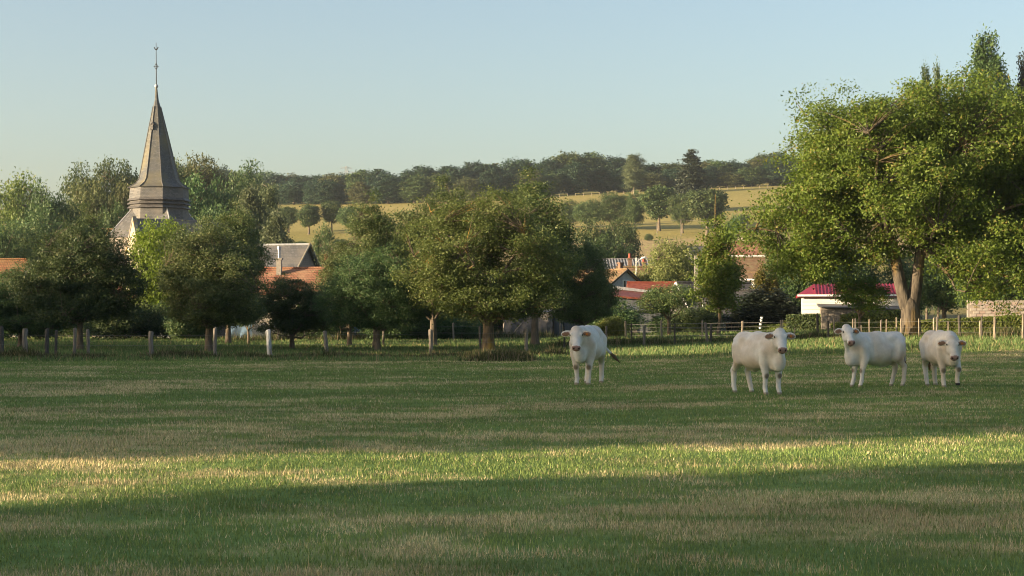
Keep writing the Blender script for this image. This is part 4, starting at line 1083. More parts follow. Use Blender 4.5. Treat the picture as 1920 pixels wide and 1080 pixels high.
# half timbered cottage low behind the second cow
d = 121.0; g = at(1368, d)
ct = gable_house('timbered_cottage', 'low half timbered cottage with dark slate roof behind the fence', g, R(0), 3.6, 5.0, hz(1368, 590, d), hz(1368, 545, d), M['render_white'], M['slate_dark'])
for i in range(9):
    MB().box((-1.65 + 0.4 * i, -2.53, hz(1368, 594, d)), (0.12, 0.06, 0.42)).build('timber', M['wood_dark'], ct)
MB().box((0, -2.545, hz(1368, 600, d)), (3.6, 0.06, 0.14)).build('timber', M['wood_dark'], ct)
window(ct, -0.2, -2.5, hz(1368, 617, d), 0.7, 0.8, frame=M['brick'])
MB().box((1.25, -2.52, hz(1368, 622, d)), (0.8, 0.08, 1.7)).build('door', M['wood_dark'], ct)
MB().box((0, -2.53, hz(1368, 634, d)), (3.5, 0.05, 0.5)).build('brick_plinth', M['brick'], ct)
# houses further up the slope
d = 300.0
h = gable_house('upper_house', 'house with red brown roof and white fascia on the slope left of the walnut', at(1385, d), R(0), 9.5, 9.0, hz(1385, 480, d), hz(1385, 453, d), M['render_cream'], M['tile_red'], fascia=M['paint_white'])
window(h, -1.5, -4.5, hz(1385, 486, d), 1.0, 1.0)
d = 318.0
h = gable_house('upper_barn', 'barn with pale boarded gable above the red brown roof', at(1394, d), R(72), 7.0, 5.2, hz(1394, 462, d), hz(1394, 437, d), M['block'], M['tile_brown'], verge=0.05, verge_m=M['wood_grey'])
h['category'] = 'barn'
d = 255.0
h = gable_house('upper_house', 'house with broad dull brown roof below the white fascia', at(1392, d), R(3), 7.5, 9.0, hz(1392, 525, d), hz(1392, 484, d), M['render_cream'], M['tile_brown'])
d = 215.0
h = gable_house('cream_house', 'small cream walled house beside the golden cypresses', at(1384, d), R(-8), 5.0, 6.0, hz(1384, 524, d), hz(1384, 511, d), M['render_cream'], M['tile_brown'], fascia=M['paint_white'])
window(h, 0.4, -3.0, hz(1384, 536, d), 0.9, 1.0)
d = 330.0
h = gable_house('upper_house', 'far low house with flat grey brown roof above the willow', at(1322, d), R(10), 7.0, 6.0, hz(1322, 474, d), hz(1322, 462, d), M['render_grey'], M['slate_plain'])

# white boarded barn with crimson roof
d = 112.0; g = at(1592, d)
Lb = (1690 - 1500) * d / FPX
bz_e, bz_r = hz(1592, 553, d), hz(1592, 533, d)
barn = thing('white_barn', 'white boarded barn with crimson sheet roof left of the walnut trunk', 'barn', g, R(-9))
wl, ww = Lb / 2 - 0.25, 2.6
MB().prism([(-wl, -ww, -1), (wl, -ww, -1), (wl, ww, -1), (-wl, ww, -1)], (0, 0, bz_e + 1)).build('wall', M['render_white'], barn)
MB().prism([(wl, -ww, bz_e - 0.005), (wl, ww, bz_e - 0.005), (wl, 0, bz_r - 0.12)], (-0.1, 0, 0)).build('gable', M['board_white'], barn)
nb_ = 9
bm_front = MB().box((0, 0, 0), (2 * wl, 0.035, bz_e / nb_ - 0.025)).mesh('board', M['board_white'])
bm_side = MB().box((0, 0, 0), (0.035, 2 * ww, bz_e / nb_ - 0.025)).mesh('board', M['board_white'])
for i in range(nb_):
    z = (i + 0.5) * bz_e / nb_
    link('board', bm_front, barn, (0, -ww - 0.02, z)).rotation_euler = (R(-4), 0, 0)
    link('board', bm_side, barn, (wl + 0.02, 0, z)).rotation_euler = (0, R(-4), 0)
for s in (-1, 1):
    roof_slab(barn, 'roof', M['sheet_crimson'], [(-wl - 0.35, s * (ww + 0.35), bz_e - 0.05), (wl + 0.3, s * (ww + 0.35), bz_e - 0.05), (wl + 0.3, 0, bz_r), (-wl + 0.75, 0, bz_r)])
roof_slab(barn, 'roof', M['sheet_crimson'], [(-wl - 0.35, -ww - 0.35, bz_e - 0.05), (-wl - 0.35, ww + 0.35, bz_e - 0.05), (-wl + 0.75, 0, bz_r)])
for i in range(26):
    xx = -wl + 0.8 + 0.22 * i
    if xx > wl + 0.2: break
    MB().prism([(xx, -ww - 0.33, bz_e + 0.0), (xx, -0.05, bz_r + 0.0), (xx, -0.05, bz_r + 0.05), (xx, -ww - 0.33, bz_e + 0.05)], (0.07, 0, 0)).build('roof_rib', M['sheet_crimson'], barn)
MB().box((0, -ww - 0.42, bz_e - 0.07), (2 * wl + 0.6, 0.1, 0.12)).build('gutter', M['paint_white'], barn)
MB().tube([(wl + 0.12, -ww - 0.1, bz_e - 0.1), (wl + 0.12, -ww - 0.1, 0)], 0.05, 6).build('drain_pipe', M['paint_white'], barn)
# weathered plank lean-to in front of the barn
d2 = 108.0; g2 = at(1585, d2)
lt = thing('plank_shed', 'low weathered plank shed against the white barn', 'shed', g2, R(-6))
zt = hz(1585, 573, d2)
MB().prism([(-1.5, 0, -1), (3.2, 0, -1), (3.2, 0, zt - 0.25), (-1.5, 0, zt - 0.1)], (0, 1.4, 0)).build('wall', M['wood_grey'], lt)
pm = MB().box((0, 0, 0), (0.36, 0.03, zt - 0.25)).mesh('plank', M['wood_grey'])
for i in range(12):
    link('plank', pm, lt, (-1.3 + 0.385 * i, -0.03 - 0.006 * (i % 3), (zt - 0.25) / 2 + 0.02 * (i % 2)))
roof_slab(lt, 'roof', M['sheet_dark'], [(-1.7, -0.3, zt - 0.05), (3.4, -0.3, zt - 0.2), (3.4, 1.5, zt + 0.02), (-1.7, 1.5, zt + 0.15)], 0.06)

# block wall at the right edge
d = 118.0; g = at(1817, d)
bw = thing('block_wall', 'pale pink block wall of an outbuilding at the right edge', 'wall', g, R(-4))
H_ = hz(1860, 560, d)
MB().box((3.6, 0.2, H_ / 2 - 0.4), (7.4, 0.3, H_ + 0.7)).build('wall_core', M['mortar'], bw)
rng = np.random.RandomState(3)
bh = 0.2; bl = 0.4
blk = MB().box((0, 0, 0), (bl - 0.03, 0.12, bh - 0.03)).mesh('block', M['block'])
blk2 = MB().box((0, 0, 0), (bl - 0.03, 0.12, bh - 0.03)).mesh('block', M['stone_coping'])
blk3 = MB().box((0, 0, 0), (bl - 0.03, 0.12, bh - 0.03)).mesh('block', M['render_pink'])
nr = int(H_ / bh)
for r_ in range(nr):
    for c_ in range(18):
        xx = 0.28 + c_ * bl + (bl / 2 if r_ % 2 else 0)
        if xx + bl / 2 > 7.4: continue
        link('block', [blk, blk, blk3, blk2][rng.randint(4)], bw, (xx, 0.02 - 0.015 * rng.rand(), bh * (r_ + 0.5)))

# ---- sheds and clutter at the back of the orchard -------------------------
d = 128.0; g = at(505, d)
sh = thing('pink_shed', 'small rendered shed with lit roof edge behind the orchard', 'shed', g, R(-12))
z1, z2 = hz(500, 596, d), hz(528, 590, d)
MB().prism([(-0.15, -1.2, -1), (1.25, -1.2, -1), (1.25, -1.2, z2), (-0.15, -1.2, z1)], (0, 2.5, 0)).build('wall', M['render_pink'], sh)
roof_slab(sh, 'roof', M['sheet_dark'], [(-0.5, -1.4, z1 - 0.1), (1.4, -1.4, z2), (1.4, 1.5, z2 + 0.1), (-0.5, 1.5, z1 + 0.05)], 0.07)
MB().tube([(-1.9, -1.2, z1 + 0.48), (-0.3, -1.35, z1 + 0.05)], [0.07, 0.07], 5).build('roof_beam', M['wood_pale'], sh)
MB().prism([(-1.7, 1.0, -1), (-0.16, 1.0, -1), (-0.16, 1.0, z1), (-1.7, 1.0, z1 + 0.35)], (0, 0.2, 0)).build('back_wall', M['render_pink'], sh)
def cloth(name, label, cat, p0, p1, ztop, zbot, m, seed, bulge=0.25, n=(26, 12), thing_parent=None):
    rg = np.random.RandomState(seed)
    V = []; nn, mm = n
    for j in range(mm + 1):
        for i in range(nn + 1):
            a = i / nn; b = j / mm
            q = np.array(p0) * (1 - a) + np.array(p1) * a
            zt_ = np.interp(a, np.linspace(0, 1, len(ztop)), ztop)
            z = zt_ * (1 - b) + zbot * b
            fold = math.sin(a * 19 + b * 3.5 + seed) * 0.09 * (0.3 + b) + math.sin(a * 43 + b * 2) * 0.04 * b + 0.03 * rg.randn() * b
            V.append((q[0] + 0.03 * rg.randn(), q[1] - bulge * b - fold, z + 0.02 * rg.randn()))
    F_ = [(j * (nn + 1) + i, j * (nn + 1) + i + 1, (j + 1) * (nn + 1) + i + 1, (j + 1) * (nn + 1) + i) for j in range(mm) for i in range(nn)]
    mb = MB(); mb.add(V, F_)
    o = mb.build(name, m, thing_parent, True)
    md = o.modifiers.new('thickness', 'SOLIDIFY'); md.thickness = 0.02
    if label: tag(o, label, cat)
    return o
q0, q1 = at(425, 124), at(500, 124)
cloth('tarpaulin', 'grey blue tarpaulin thrown over a wood pile left of the pink shed', 'tarpaulin', q0, q1, [q0[2] + 1.15, q0[2] + 1.0, q0[2] + 0.95, q0[2] + 1.2, q0[2] + 1.32], q0[2], M['tarp_blue'], 3, 0.5)
wp_ = thing('wood_pile', 'stacked logs under the grey blue tarpaulin', 'wood pile', ((q0[0] + q1[0]) / 2, 124.5, q0[2]))
for r_ in range(6):
    for c_ in range(15):
        MB().tube([(-1.35 + 0.19 * c_ + 0.09 * (r_ % 2), -0.3, 0.09 + 0.155 * r_), (-1.35 + 0.19 * c_ + 0.09 * (r_ % 2), 0.3, 0.09 + 0.155 * r_)], 0.085, 7).build('log', M['wood_grey'], wp_)
# blue plastic barrel shape and blue panel
g = at(665, 130)
bl_ = thing('blue_panel', 'faded blue board leaning in the dark hedge behind the orchard', 'panel', g)
MB().prism([(-0.45, 0, 0), (0.5, 0, 0), (0.62, 0.25, 1.7), (-0.4, 0.25, 1.55)], (0, 0.04, 0)).build('sheet', M['tarp_blue'], bl_)
MB().tube([(0.0, 0.6, 0), (0.1, 0.12, 1.5)], 0.03, 5).build('prop', M['wood_dark'], bl_)
# pale block and stone in the hedge on the left
g = at(304, 127)
pv = thing('stone_gate_post', 'pale stone post beside a low white wall at the back left', 'post', g)
MB().box((0, 0, 0.8), (0.26, 0.26, 1.7)).box((0, 0, 1.7), (0.34, 0.34, 0.1)).build('shaft', M['render_white'], pv)
g = at(312, 126)
MB().box((0, 0, 0.35), (1.3, 0.25, 0.75)).box((0, 0, 0.75), (1.36, 0.3, 0.06)).build('low_wall', M['render_white'], None, loc=g)
tag(bpy.data.objects['low_wall'], 'low whitewashed wall at the back left of the orchard', 'wall')
# tarp covered shelter behind the cherry
g0 = at(945, 126); g1 = at(1052, 126)
ts = thing('tarp_shelter', 'ramshackle shelter hung with grey tarpaulin behind the cherry', 'shelter', (0, 0, 0))
zt0 = P(980, 588, 126)[2]
for px_, zz in [(945, 592), (975, 588), (1000, 590), (1030, 586), (1050, 586)]:
    q = at(px_, 126); MB().tube([(q[0], q[1] + 0.1, q[2] - 0.2), (q[0], q[1] + 0.1, P(px_, zz, 126)[2])], 0.06, 6).build('pole', M['wood_grey'], ts)
cloth('tarpaulin', None, None, (g0[0], 126, 0), (at(1036, 126)[0], 126, 0), [zt0 - 0.4, zt0 - 0.1, zt0 - 0.15, zt0 + 0.05, zt0 + 0.1], g0[2] + 0.25, M['tarp_grey'], 9, 0.6, (40, 14), ts)
roof_slab(ts, 'roof', M['sheet_dark'], [(g0[0] - 3.2, 126.0, zt0 - 0.35), (g1[0], 126.0, zt0 + 0.12), (g1[0], 129.5, zt0 + 0.4), (g0[0] - 3.2, 129.5, zt0 - 0.1)], 0.06)
MB().prism([(g1[0] - 0.5, 126.4, g1[2] - 0.5), (g1[0] + 0.1, 126.4, g1[2] - 0.5), (g1[0] + 0.1, 126.4, zt0), (g1[0] - 0.5, 126.4, zt0)], (0, 2.5, 0)).build('side_panel', M['shed_shade_tone'], ts)
MB().prism([(g0[0] - 3, 129.2, g1[2] - 0.5), (g1[0] - 0.5, 129.2, g1[2] - 0.5), (g1[0] - 0.5, 129.2, zt0 + 0.2), (g0[0] - 3, 129.2, zt0 - 0.2)], (0, 0.15, 0)).build('back_wall', M['wood_dark'], ts)
MB().tube([at(955, 125) + np.array([0, 0, 0.1]), at(978, 125) + np.array([0, 0, 1.1])], 0.05, 5).build('prop', M['wood_grey'], ts)
# long shed wall behind the first cow, its shade put into the colour
d = 127.0; g = at(1140, d)
ds = thing('shaded_shed', 'long low grey blue shed in deep shade right of the first cow', 'shed', g)
zt_ = hz(1140, 582, d)
MB().box((0, 1.0, zt_ / 2 - 0.3), (6.6, 2.0, zt_ + 0.6)).build('wall', M['shed_shade_tone'], ds)
roof_slab(ds, 'roof', M['sheet_dark'], [(-3.5, -0.3, zt_), (3.5, -0.3, zt_), (3.5, 2.2, zt_ + 0.35), (-3.5, 2.2, zt_ + 0.35)], 0.08)
MB().box((1.7, -0.04, 0.85), (0.9, 0.06, 1.7)).build('door', M['wood_dark'], ds)

# ---- clipped hedges on the right -----------------------------------------
def hedge(label, a, b, h0, h1, width, m, seed, per=900, leaf=0.13):
    rg = np.random.RandomState(seed)
    a = np.array(a); b = np.array(b)
    ln = np.linalg.norm(b[:2] - a[:2])
    n = int(per * ln)
    s = rg.rand(n)
    face = rg.rand(n)
    hh = h0 + (h1 - h0) * s
    across = np.where(face < 0.35, (rg.rand(n) - 0.5) * width, np.where(face < 0.8, -0.5, 0.5) * width + 0.04 * rg.randn(n))
    up = np.where(face < 0.35, hh + 0.02 * rg.randn(n), rg.rand(n) * hh)
    dirv = (b[:2] - a[:2]) / ln; nv_ = np.array([-dirv[1], dirv[0]])
    if nv_[1] < 0: nv_ = -nv_
    q = a[:2] + s[:, None] * (b[:2] - a[:2]) + across[:, None] * nv_
    z = terrain(q[:, 0], q[:, 1]) + up
    L_ = np.stack([q[:, 0], q[:, 1], z], 1)
    v, f = leaf_quads(rg, L_, leaf, np.tile(np.array([-0.5, -0.85, 0.0]), (n, 1)), up=0.4, out_w=0.8)
    o = thing('hedge', label, 'hedge', (0, 0, 0), 0, 'clipped hedges on the right')
    c = link('foliage', make_mesh('hedge_foliage', v, f, m, False, {'rnd': ('POINT', 'FLOAT', np.repeat(rg.rand(n), 3))}), o)
    k = 30
    V = []; t_ = np.linspace(0, 1, k)
    for tt in t_:
        p_ = a[:2] + tt * (b[:2] - a[:2]); h_ = (h0 + (h1 - h0) * tt) - 0.06; zz = tz(p_[0], p_[1])
        for sx, zt2 in ((-1, -0.2), (-1, h_), (1, h_), (1, -0.2)):
            e = p_ + nv_ * sx * (width / 2 - 0.07); V.append((e[0], e[1], zz + zt2))
    F_ = []
    for i in range(k - 1):
        for j in range(4):
            F_.append((i * 4 + j, i * 4 + (j + 1) % 4, (i + 1) * 4 + (j + 1) % 4, (i + 1) * 4 + j))
    F_ += [(0, 1, 2, 3), (4 * k - 1, 4 * k - 2, 4 * k - 3, 4 * k - 4)]
    MB().add(V, F_).build('twigs', M['hedge_core'], o)
    return o
M['hedge_core'] = mat('hedge_core', (0.03, 0.04, 0.012), (0.05, 0.06, 0.02), 9, 0.95)
def hpt(px, d): q = ground_at(px, d); return q
hedge('long clipped hedge with level top behind the right hand fence', hpt(1640, 101), hpt(2010, 97), P(1640, 607, 101)[2] - hpt(1640, 101)[2], P(2010, 589, 97)[2] - hpt(2010, 97)[2], 1.2, M['leaf_hedge'], 5)
hedge('low clipped hedge with sloping top between second and third cow', hpt(1400, 116), hpt(1655, 105), P(1400, 612, 116)[2] - hpt(1400, 116)[2], P(1655, 604, 105)[2] - hpt(1655, 105)[2], 1.2, M['leaf_hedge'], 6)
hedge('darker hedge rising to the right below the white barn', hpt(1485, 113), hpt(1700, 104), P(1485, 601, 113)[2] - hpt(1485, 113)[2], P(1700, 582, 104)[2] - hpt(1700, 104)[2], 1.4, M['leaf_hedge'], 7)
hedge('short dark square hedge left of the white barn', hpt(1478, 110), hpt(1545, 109), P(1478, 592, 110)[2] - hpt(1478, 110)[2], P(1545, 590, 109)[2] - hpt(1545, 109)[2], 1.0, M['leaf_dark'], 8)
# ------------------------------------------------------------------ cattle
def surface_nets(D, org, h):
    S = D < 0
    nx, ny, nz = D.shape
    cnt = np.zeros((nx - 1, ny - 1, nz - 1), np.int8)
    offs = [(a, b, c) for a in (0, 1) for b in (0, 1) for c in (0, 1)]
    sl = lambda A, o: A[o[0]:nx - 1 + o[0], o[1]:ny - 1 + o[1], o[2]:nz - 1 + o[2]]
    for o in offs: cnt += sl(S, o)
    act = (cnt > 0) & (cnt < 8)
    I = np.argwhere(act)
    idx = -np.ones(act.shape, np.int64); idx[act] = np.arange(len(I))
    pos = np.zeros((len(I), 3)); num = np.zeros(len(I))
    for a in range(8):
        for b in range(a + 1, 8):
            oa, ob = np.array(offs[a]), np.array(offs[b])
            if np.abs(oa - ob).sum() != 1: continue
            da = D[tuple((I + oa).T)]; db = D[tuple((I + ob).T)]
            cross = (da < 0) != (db < 0)
            t = np.where(cross, da / np.where(da == db, 1, da - db), 0)
            pos += np.where(cross[:, None], oa + (ob - oa) * t[:, None], 0); num += cross
    V = (I + pos / num[:, None]) * h + org
    Fs = []
    for ax in range(3):
        o1 = [0, 0, 0]; o1[ax] = 1
        n_ = list(D.shape); n_[ax] -= 1
        A = S[:n_[0], :n_[1], :n_[2]]
        B = S[o1[0]:o1[0] + n_[0], o1[1]:o1[1] + n_[1], o1[2]:o1[2] + n_[2]]
        E = np.argwhere(A != B)
        u_, v_ = (ax + 1) % 3, (ax + 2) % 3
        ok = (E[:, u_] > 0) & (E[:, v_] > 0) & (E[:, u_] < D.shape[u_] - 1) & (E[:, v_] < D.shape[v_] - 1)
        E = E[ok]
        q = []
        for du, dv in ((-1, -1), (0, -1), (0, 0), (-1, 0)):
            e = E.copy(); e[:, u_] += du; e[:, v_] += dv
            q.append(idx[tuple(e.T)])
        Q = np.stack(q, 1)
        flip = ~S[tuple(E.T)]
        Q[flip] = Q[flip][:, ::-1]
        Fs.append(Q)
    return V, np.concatenate(Fs)

def cow(label, foot, rz, head_at, head_dir, legs, tail, seed, roll=0.0, tone=(1, 1, 1), scale=1.0):
    """body along +x (local). head_at: poll position, head_dir: poll to muzzle. legs: foot shifts for FL, FR, HL, HR"""
    h = 0.02
    loc = (foot[0] - math.cos(rz) * 0.46 * scale, foot[1] - math.sin(rz) * 0.46 * scale, foot[2])
    org = np.array([-1.35, -0.85, -0.04]); hi = np.array([1.75, 0.85, 1.78])
    n = np.ceil((hi - org) / h).astype(int)
    gx_, gy_, gz_ = [np.arange(k, dtype=np.float32) * h + org[i] for i, k in enumerate(n)]
    Dg = np.full(n, 9.0, np.float32)
    def sub(lo, hi_, pad):
        a = [max(0, int((lo[i] - pad - org[i]) / h)) for i in range(3)]
        b = [min(n[i], int((hi_[i] + pad - org[i]) / h) + 2) for i in range(3)]
        return tuple(slice(a[i], b[i]) for i in range(3))
    def merge(s, d, k):
        o = Dg[s]
        t = np.clip(0.5 + 0.5 * (o - d) / k, 0, 1)
        Dg[s] = o * (1 - t) + d * t - k * t * (1 - t)
    def grid(s):
        return gx_[s[0]][:, None, None], gy_[s[1]][None, :, None], gz_[s[2]][None, None, :]
    def cone(a, b, ra, rb, k=0.05):
        a = np.array(a, float); b = np.array(b, float)
        pad = max(ra, rb) + k + 0.12
        s = sub(np.minimum(a, b), np.maximum(a, b), pad)
        x, y, z = grid(s); ab = b - a; L2 = (ab ** 2).sum() + 1e-9
        t = np.clip(((x - a[0]) * ab[0] + (y - a[1]) * ab[1] + (z - a[2]) * ab[2]) / L2, 0, 1)
        d = np.sqrt((x - a[0] - t * ab[0]) ** 2 + (y - a[1] - t * ab[1]) ** 2 + (z - a[2] - t * ab[2]) ** 2) - (ra + (rb - ra) * t)
        merge(s, d.astype(np.float32), k)
    def ell(c, r, k=0.06, B=None):
        c = np.array(c, float); r = np.array(r, float)
        pad = r.max() + k + 0.12
        s = sub(c, c, pad)
        x, y, z = grid(s)
        X_, Y_, Z_ = x - c[0], y - c[1], z - c[2]
        if B is not None:
            X_, Y_, Z_ = [X_ * B[i][0] + Y_ * B[i][1] + Z_ * B[i][2] for i in range(3)]
        k0 = np.sqrt((X_ / r[0]) ** 2 + (Y_ / r[1]) ** 2 + (Z_ / r[2]) ** 2)
        k1 = np.sqrt((X_ / r[0] ** 2) ** 2 + (Y_ / r[1] ** 2) ** 2 + (Z_ / r[2] ** 2) ** 2) + 1e-6
        merge(s, (k0 * (k0 - 1) / k1).astype(np.float32), k)
    def cut(c, r, k=0.08, B=None):
        c = np.array(c, float); r = np.array(r, float)
        s = sub(c, c, r.max() + k + 0.1)
        x, y, z = grid(s)
        X_, Y_, Z_ = (x - c[0]) / r[0], (y - c[1]) / r[1], (z - c[2]) / r[2]
        d = -(np.sqrt(X_ ** 2 + Y_ ** 2 + Z_ ** 2) - 1) * r.min()
        o = Dg[s]
        t = np.clip(0.5 - 0.5 * (o - d) / k, 0, 1)
        Dg[s] = o * (1 - t) + d * t + k * t * (1 - t)
    # trunk of the body
    ell((-0.06, 0, 0.965), (0.80, 0.32, 0.405))
    ell((-0.16, 0, 0.85), (0.54, 0.345, 0.305), 0.08)
    ell((0.48, 0, 0.98), (0.36, 0.26, 0.39), 0.08)
    ell((-0.66, 0, 1.09), (0.34, 0.275, 0.29), 0.08)
    ell((-0.82, 0, 1.10), (0.17, 0.225, 0.25), 0.08)
    cone((0.62, 0, 1.27), (-0.1, 0, 1.285), 0.10, 0.10, 0.12)
    cone((-0.1, 0, 1.285), (-0.86, 0, 1.29), 0.10, 0.10, 0.12)
    for s in (-1, 1):
        ell((-0.47, s * 0.185, 1.25), (0.12, 0.05, 0.05), 0.12)        # hook bones
        ell((-0.95, s * 0.11, 1.22), (0.06, 0.05, 0.06), 0.06)         # pin bones
        ell((0.45, s * 0.195, 1.02), (0.17, 0.10, 0.27), 0.04)         # shoulder blade
    ell((0.78, 0, 0.76), (0.18, 0.155, 0.24), 0.08)                      # brisket
    cone((0.82, 0, 0.66), (0.45, 0, 0.62), 0.085, 0.10, 0.08)
    cone((-0.25, 0, 0.55), (-0.52, 0, 0.63), 0.06, 0.08, 0.08)
    for s in (-1, 1):
        cut((-0.28, s * 0.385, 1.18), (0.20, 0.10, 0.13), 0.10)        # hollow flank
        cut((0.20, s * 0.42, 1.0), (0.05, 0.13, 0.30), 0.07)         # behind the shoulder
        cut((-0.43, s * 0.43, 0.74), (0.09, 0.16, 0.22), 0.07)        # before the thigh
        cut((-0.99, s * 0.06, 0.98), (0.10, 0.05, 0.30), 0.06)        # between the buttocks
    feet = []
    for i, (s, fr) in enumerate(((1, 1), (-1, 1), (1, 0), (-1, 0))):
        dx, dy, dz = legs[i]
        if fr:
            kx, ky = 0.50 + dx * 0.42, s * 0.165 + dy * 0.5
            fx, fy = 0.50 + dx, s * 0.155 + dy
            kz = 0.44 + dz * 0.45
            kx += 0.14 * (dz > 0)
            cone((0.52, s * 0.175, 0.98), (0.45, s * 0.185, 0.72), 0.15, 0.120, 0.04)
            cone((0.45, s * 0.185, 0.72), (kx, ky, kz), 0.125, 0.073, 0.03)
            ell((kx + 0.008, ky, kz - 0.01), (0.062, 0.062, 0.078), 0.04)
            cone((kx, ky, kz - 0.02), (fx - 0.015, fy, 0.155 + dz), 0.062, 0.053, 0.03)
            ell((fx - 0.008, fy, 0.145 + dz), (0.055, 0.055, 0.058), 0.03)
            cone((fx, fy, 0.13 + dz), (fx + 0.03, fy, 0.06 + dz), 0.048, 0.056, 0.02)
            cone((fx + 0.035, fy - 0.022, 0.035 + dz), (fx + 0.06, fy - 0.024, 0.022 + dz), 0.042, 0.034, 0.015)
            cone((fx + 0.035, fy + 0.022, 0.035 + dz), (fx + 0.06, fy + 0.024, 0.022 + dz), 0.042, 0.034, 0.015)
        else:
            hx, hy = -0.90 + dx * 0.6, s * 0.155 + dy * 0.6
            fx, fy = -0.82 + dx, s * 0.17 + dy
            cone((-0.70, s * 0.16, 1.05), (-0.61 + dx * 0.2, s * 0.18, 0.77), 0.18, 0.145, 0.06)
            ell((-0.80, s * 0.15, 0.93), (0.18, 0.115, 0.27), 0.06)
            cone((-0.66 + dx * 0.2, s * 0.175, 0.76), (hx + 0.01, hy, 0.52), 0.130, 0.066, 0.04)
            ell((hx - 0.012, hy, 0.51), (0.068, 0.056, 0.085), 0.04)
            cone((hx, hy, 0.49), (fx - 0.015, fy, 0.16 + dz), 0.070, 0.056, 0.03)
            ell((fx - 0.01, fy, 0.15 + dz), (0.055, 0.054, 0.058), 0.03)
            cone((fx, fy, 0.13 + dz), (fx + 0.03, fy, 0.06 + dz), 0.048, 0.056, 0.02)
            cone((fx + 0.035, fy - 0.022, 0.035 + dz), (fx + 0.058, fy - 0.024, 0.022 + dz), 0.042, 0.034, 0.015)
            cone((fx + 0.035, fy + 0.022, 0.035 + dz), (fx + 0.058, fy + 0.024, 0.022 + dz), 0.042, 0.034, 0.015)
            kx, ky, kz = hx, hy, 0.5
        feet.append((fx + 0.03, fy, dz, kx, ky, kz, fr))
    # head frame
    pl = np.array(head_at, float); f = np.array(head_dir, float); f /= np.linalg.norm(f)
    upv = np.array([0, 0, 1.0]); l = np.cross(upv, f); l /= np.linalg.norm(l)
    uv = np.cross(f, l)
    if roll:
        l, uv = l * math.cos(roll) + uv * math.sin(roll), uv * math.cos(roll) - l * math.sin(roll)
    HS = 1.2
    hp = lambda a, b, c: pl + (f * a + l * b + uv * c) * HS           # along the face, sideways, towards the brow
    B = [f, l, uv]
    # neck, thick and deep, with a dewlap
    nk = pl + f * 0.08 - uv * 0.10
    mid = (np.array([0.72, 0, 1.12]) + nk) / 2 + np.array([0.02, 0, 0.03])
    cone((0.60, 0, 1.12), mid, 0.22, 0.165, 0.08)
    cone(mid, nk, 0.16, 0.125, 0.05)
    cone((0.64, 0, 0.98), mid - np.array([0, 0, 0.10]), 0.20, 0.12, 0.08)
    cone((0.92, 0, 0.78), (np.array([0.95, 0, 0.92]) + hp(0.1, 0, -0.18)) / 2, 0.055, 0.04, 0.07)
    cone((np.array([0.95, 0, 0.92]) + hp(0.1, 0, -0.18)) / 2, hp(0.14, 0, -0.15), 0.04, 0.05, 0.07)
    cone((0.55, 0, 1.27), pl - f * 0.02, 0.11, 0.085, 0.10)
    for s in (-1, 1):
        g_ = (mid + np.array([0.62, s * 0.30, 1.10])) / 2 + np.array([0.0, s * 0.14, 0.02])
        cut(g_, (0.05, 0.08, 0.24), 0.06)                              # crease before the shoulder
    # head
    ell(hp(0.10, 0, -0.045), (0.19, 0.138, 0.135), 0.04, B)
    ell(hp(-0.01, 0, 0.015), (0.09, 0.12, 0.07), 0.05, B)
    cone(hp(0.10, 0, -0.05), hp(0.42, 0, -0.055), 0.130, 0.086, 0.04)
    for s in (-1, 1):
        ell(hp(0.17, s * 0.075, -0.12), (0.14, 0.055, 0.10), 0.05, B)     # jaw
        ell(hp(0.135, s * 0.098, 0.02), (0.06, 0.036, 0.04), 0.035, B)     # brow
        ell(hp(0.425, s * 0.046, -0.035), (0.055, 0.05, 0.055), 0.03, B)  # nostril wing
    for s in (-1, 1):
        cut(hp(0.20, s * 0.15, 0.01), (0.06, 0.045, 0.05), 0.04)
    ell(hp(0.43, 0, -0.06), (0.07, 0.112, 0.088), 0.03, B)               # muzzle
    ell(hp(0.40, 0, -0.125), (0.07, 0.072, 0.042), 0.03, B)                # chin
    ears = []
    for s in (-1, 1):
        root = hp(0.035, s * 0.105, -0.035); tip = hp(0.06, s * 0.30, -0.035) - upv * 0.02
        ax = tip - root; ax /= np.linalg.norm(ax)
        nrm = f * 0.62 + uv * 0.50 - upv * 0.08; nrm -= ax * nrm.dot(ax); nrm /= np.linalg.norm(nrm)
        w2 = np.cross(ax, nrm)
        ell(root + ax * 0.115, (0.135, 0.085, 0.030), 0.03, [ax, w2, nrm])
        cone(root - ax * 0.04, root + ax * 0.07, 0.05, 0.035, 0.03)
        ears.append((root + ax * 0.13 + nrm * 0.014, ax, w2, nrm))
    # tail
    tp = [np.array(q, float) for q in tail]
    for i in range(len(tp) - 1):
        a, b = i / (len(tp) - 1), (i + 1) / (len(tp) - 1)
        r_ = lambda t: 0.045 - 0.02 * t if t < 0.66 else (0.045 if t < 0.99 else 0.016)
        cone(tp[i], tp[i + 1], r_(a), r_(b), 0.025)
    V, F = surface_nets(Dg, org, h)
    for _ in range(2):     # one light smoothing against stair steps
        S = np.zeros_like(V); c_ = np.zeros(len(V))
        for i in range(4):
            np.add.at(S, F[:, i], V[F[:, (i + 1) % 4]]); np.add.at(c_, F[:, i], 1)
            np.add.at(S, F[:, i], V[F[:, (i - 1) % 4]]); np.add.at(c_, F[:, i], 1)
        V = 0.5 * V + 0.5 * S / c_[:, None]
    # coat markings
    rg = np.random.RandomState(seed)
    col = np.tile(np.array([0.635, 0.605, 0.555]) * np.array(tone), (len(V), 1))
    nz1 = fbm(V[:, 0] * 2.1 + seed, V[:, 2] * 2.1 + V[:, 1] * 1.7, 3)[:, None]
    tan = np.array([0.54, 0.44, 0.34])
    w_ = np.clip((nz1 - 0.50) * 3.2, 0, 0.55)
    col = col * (1 - w_) + tan * w_
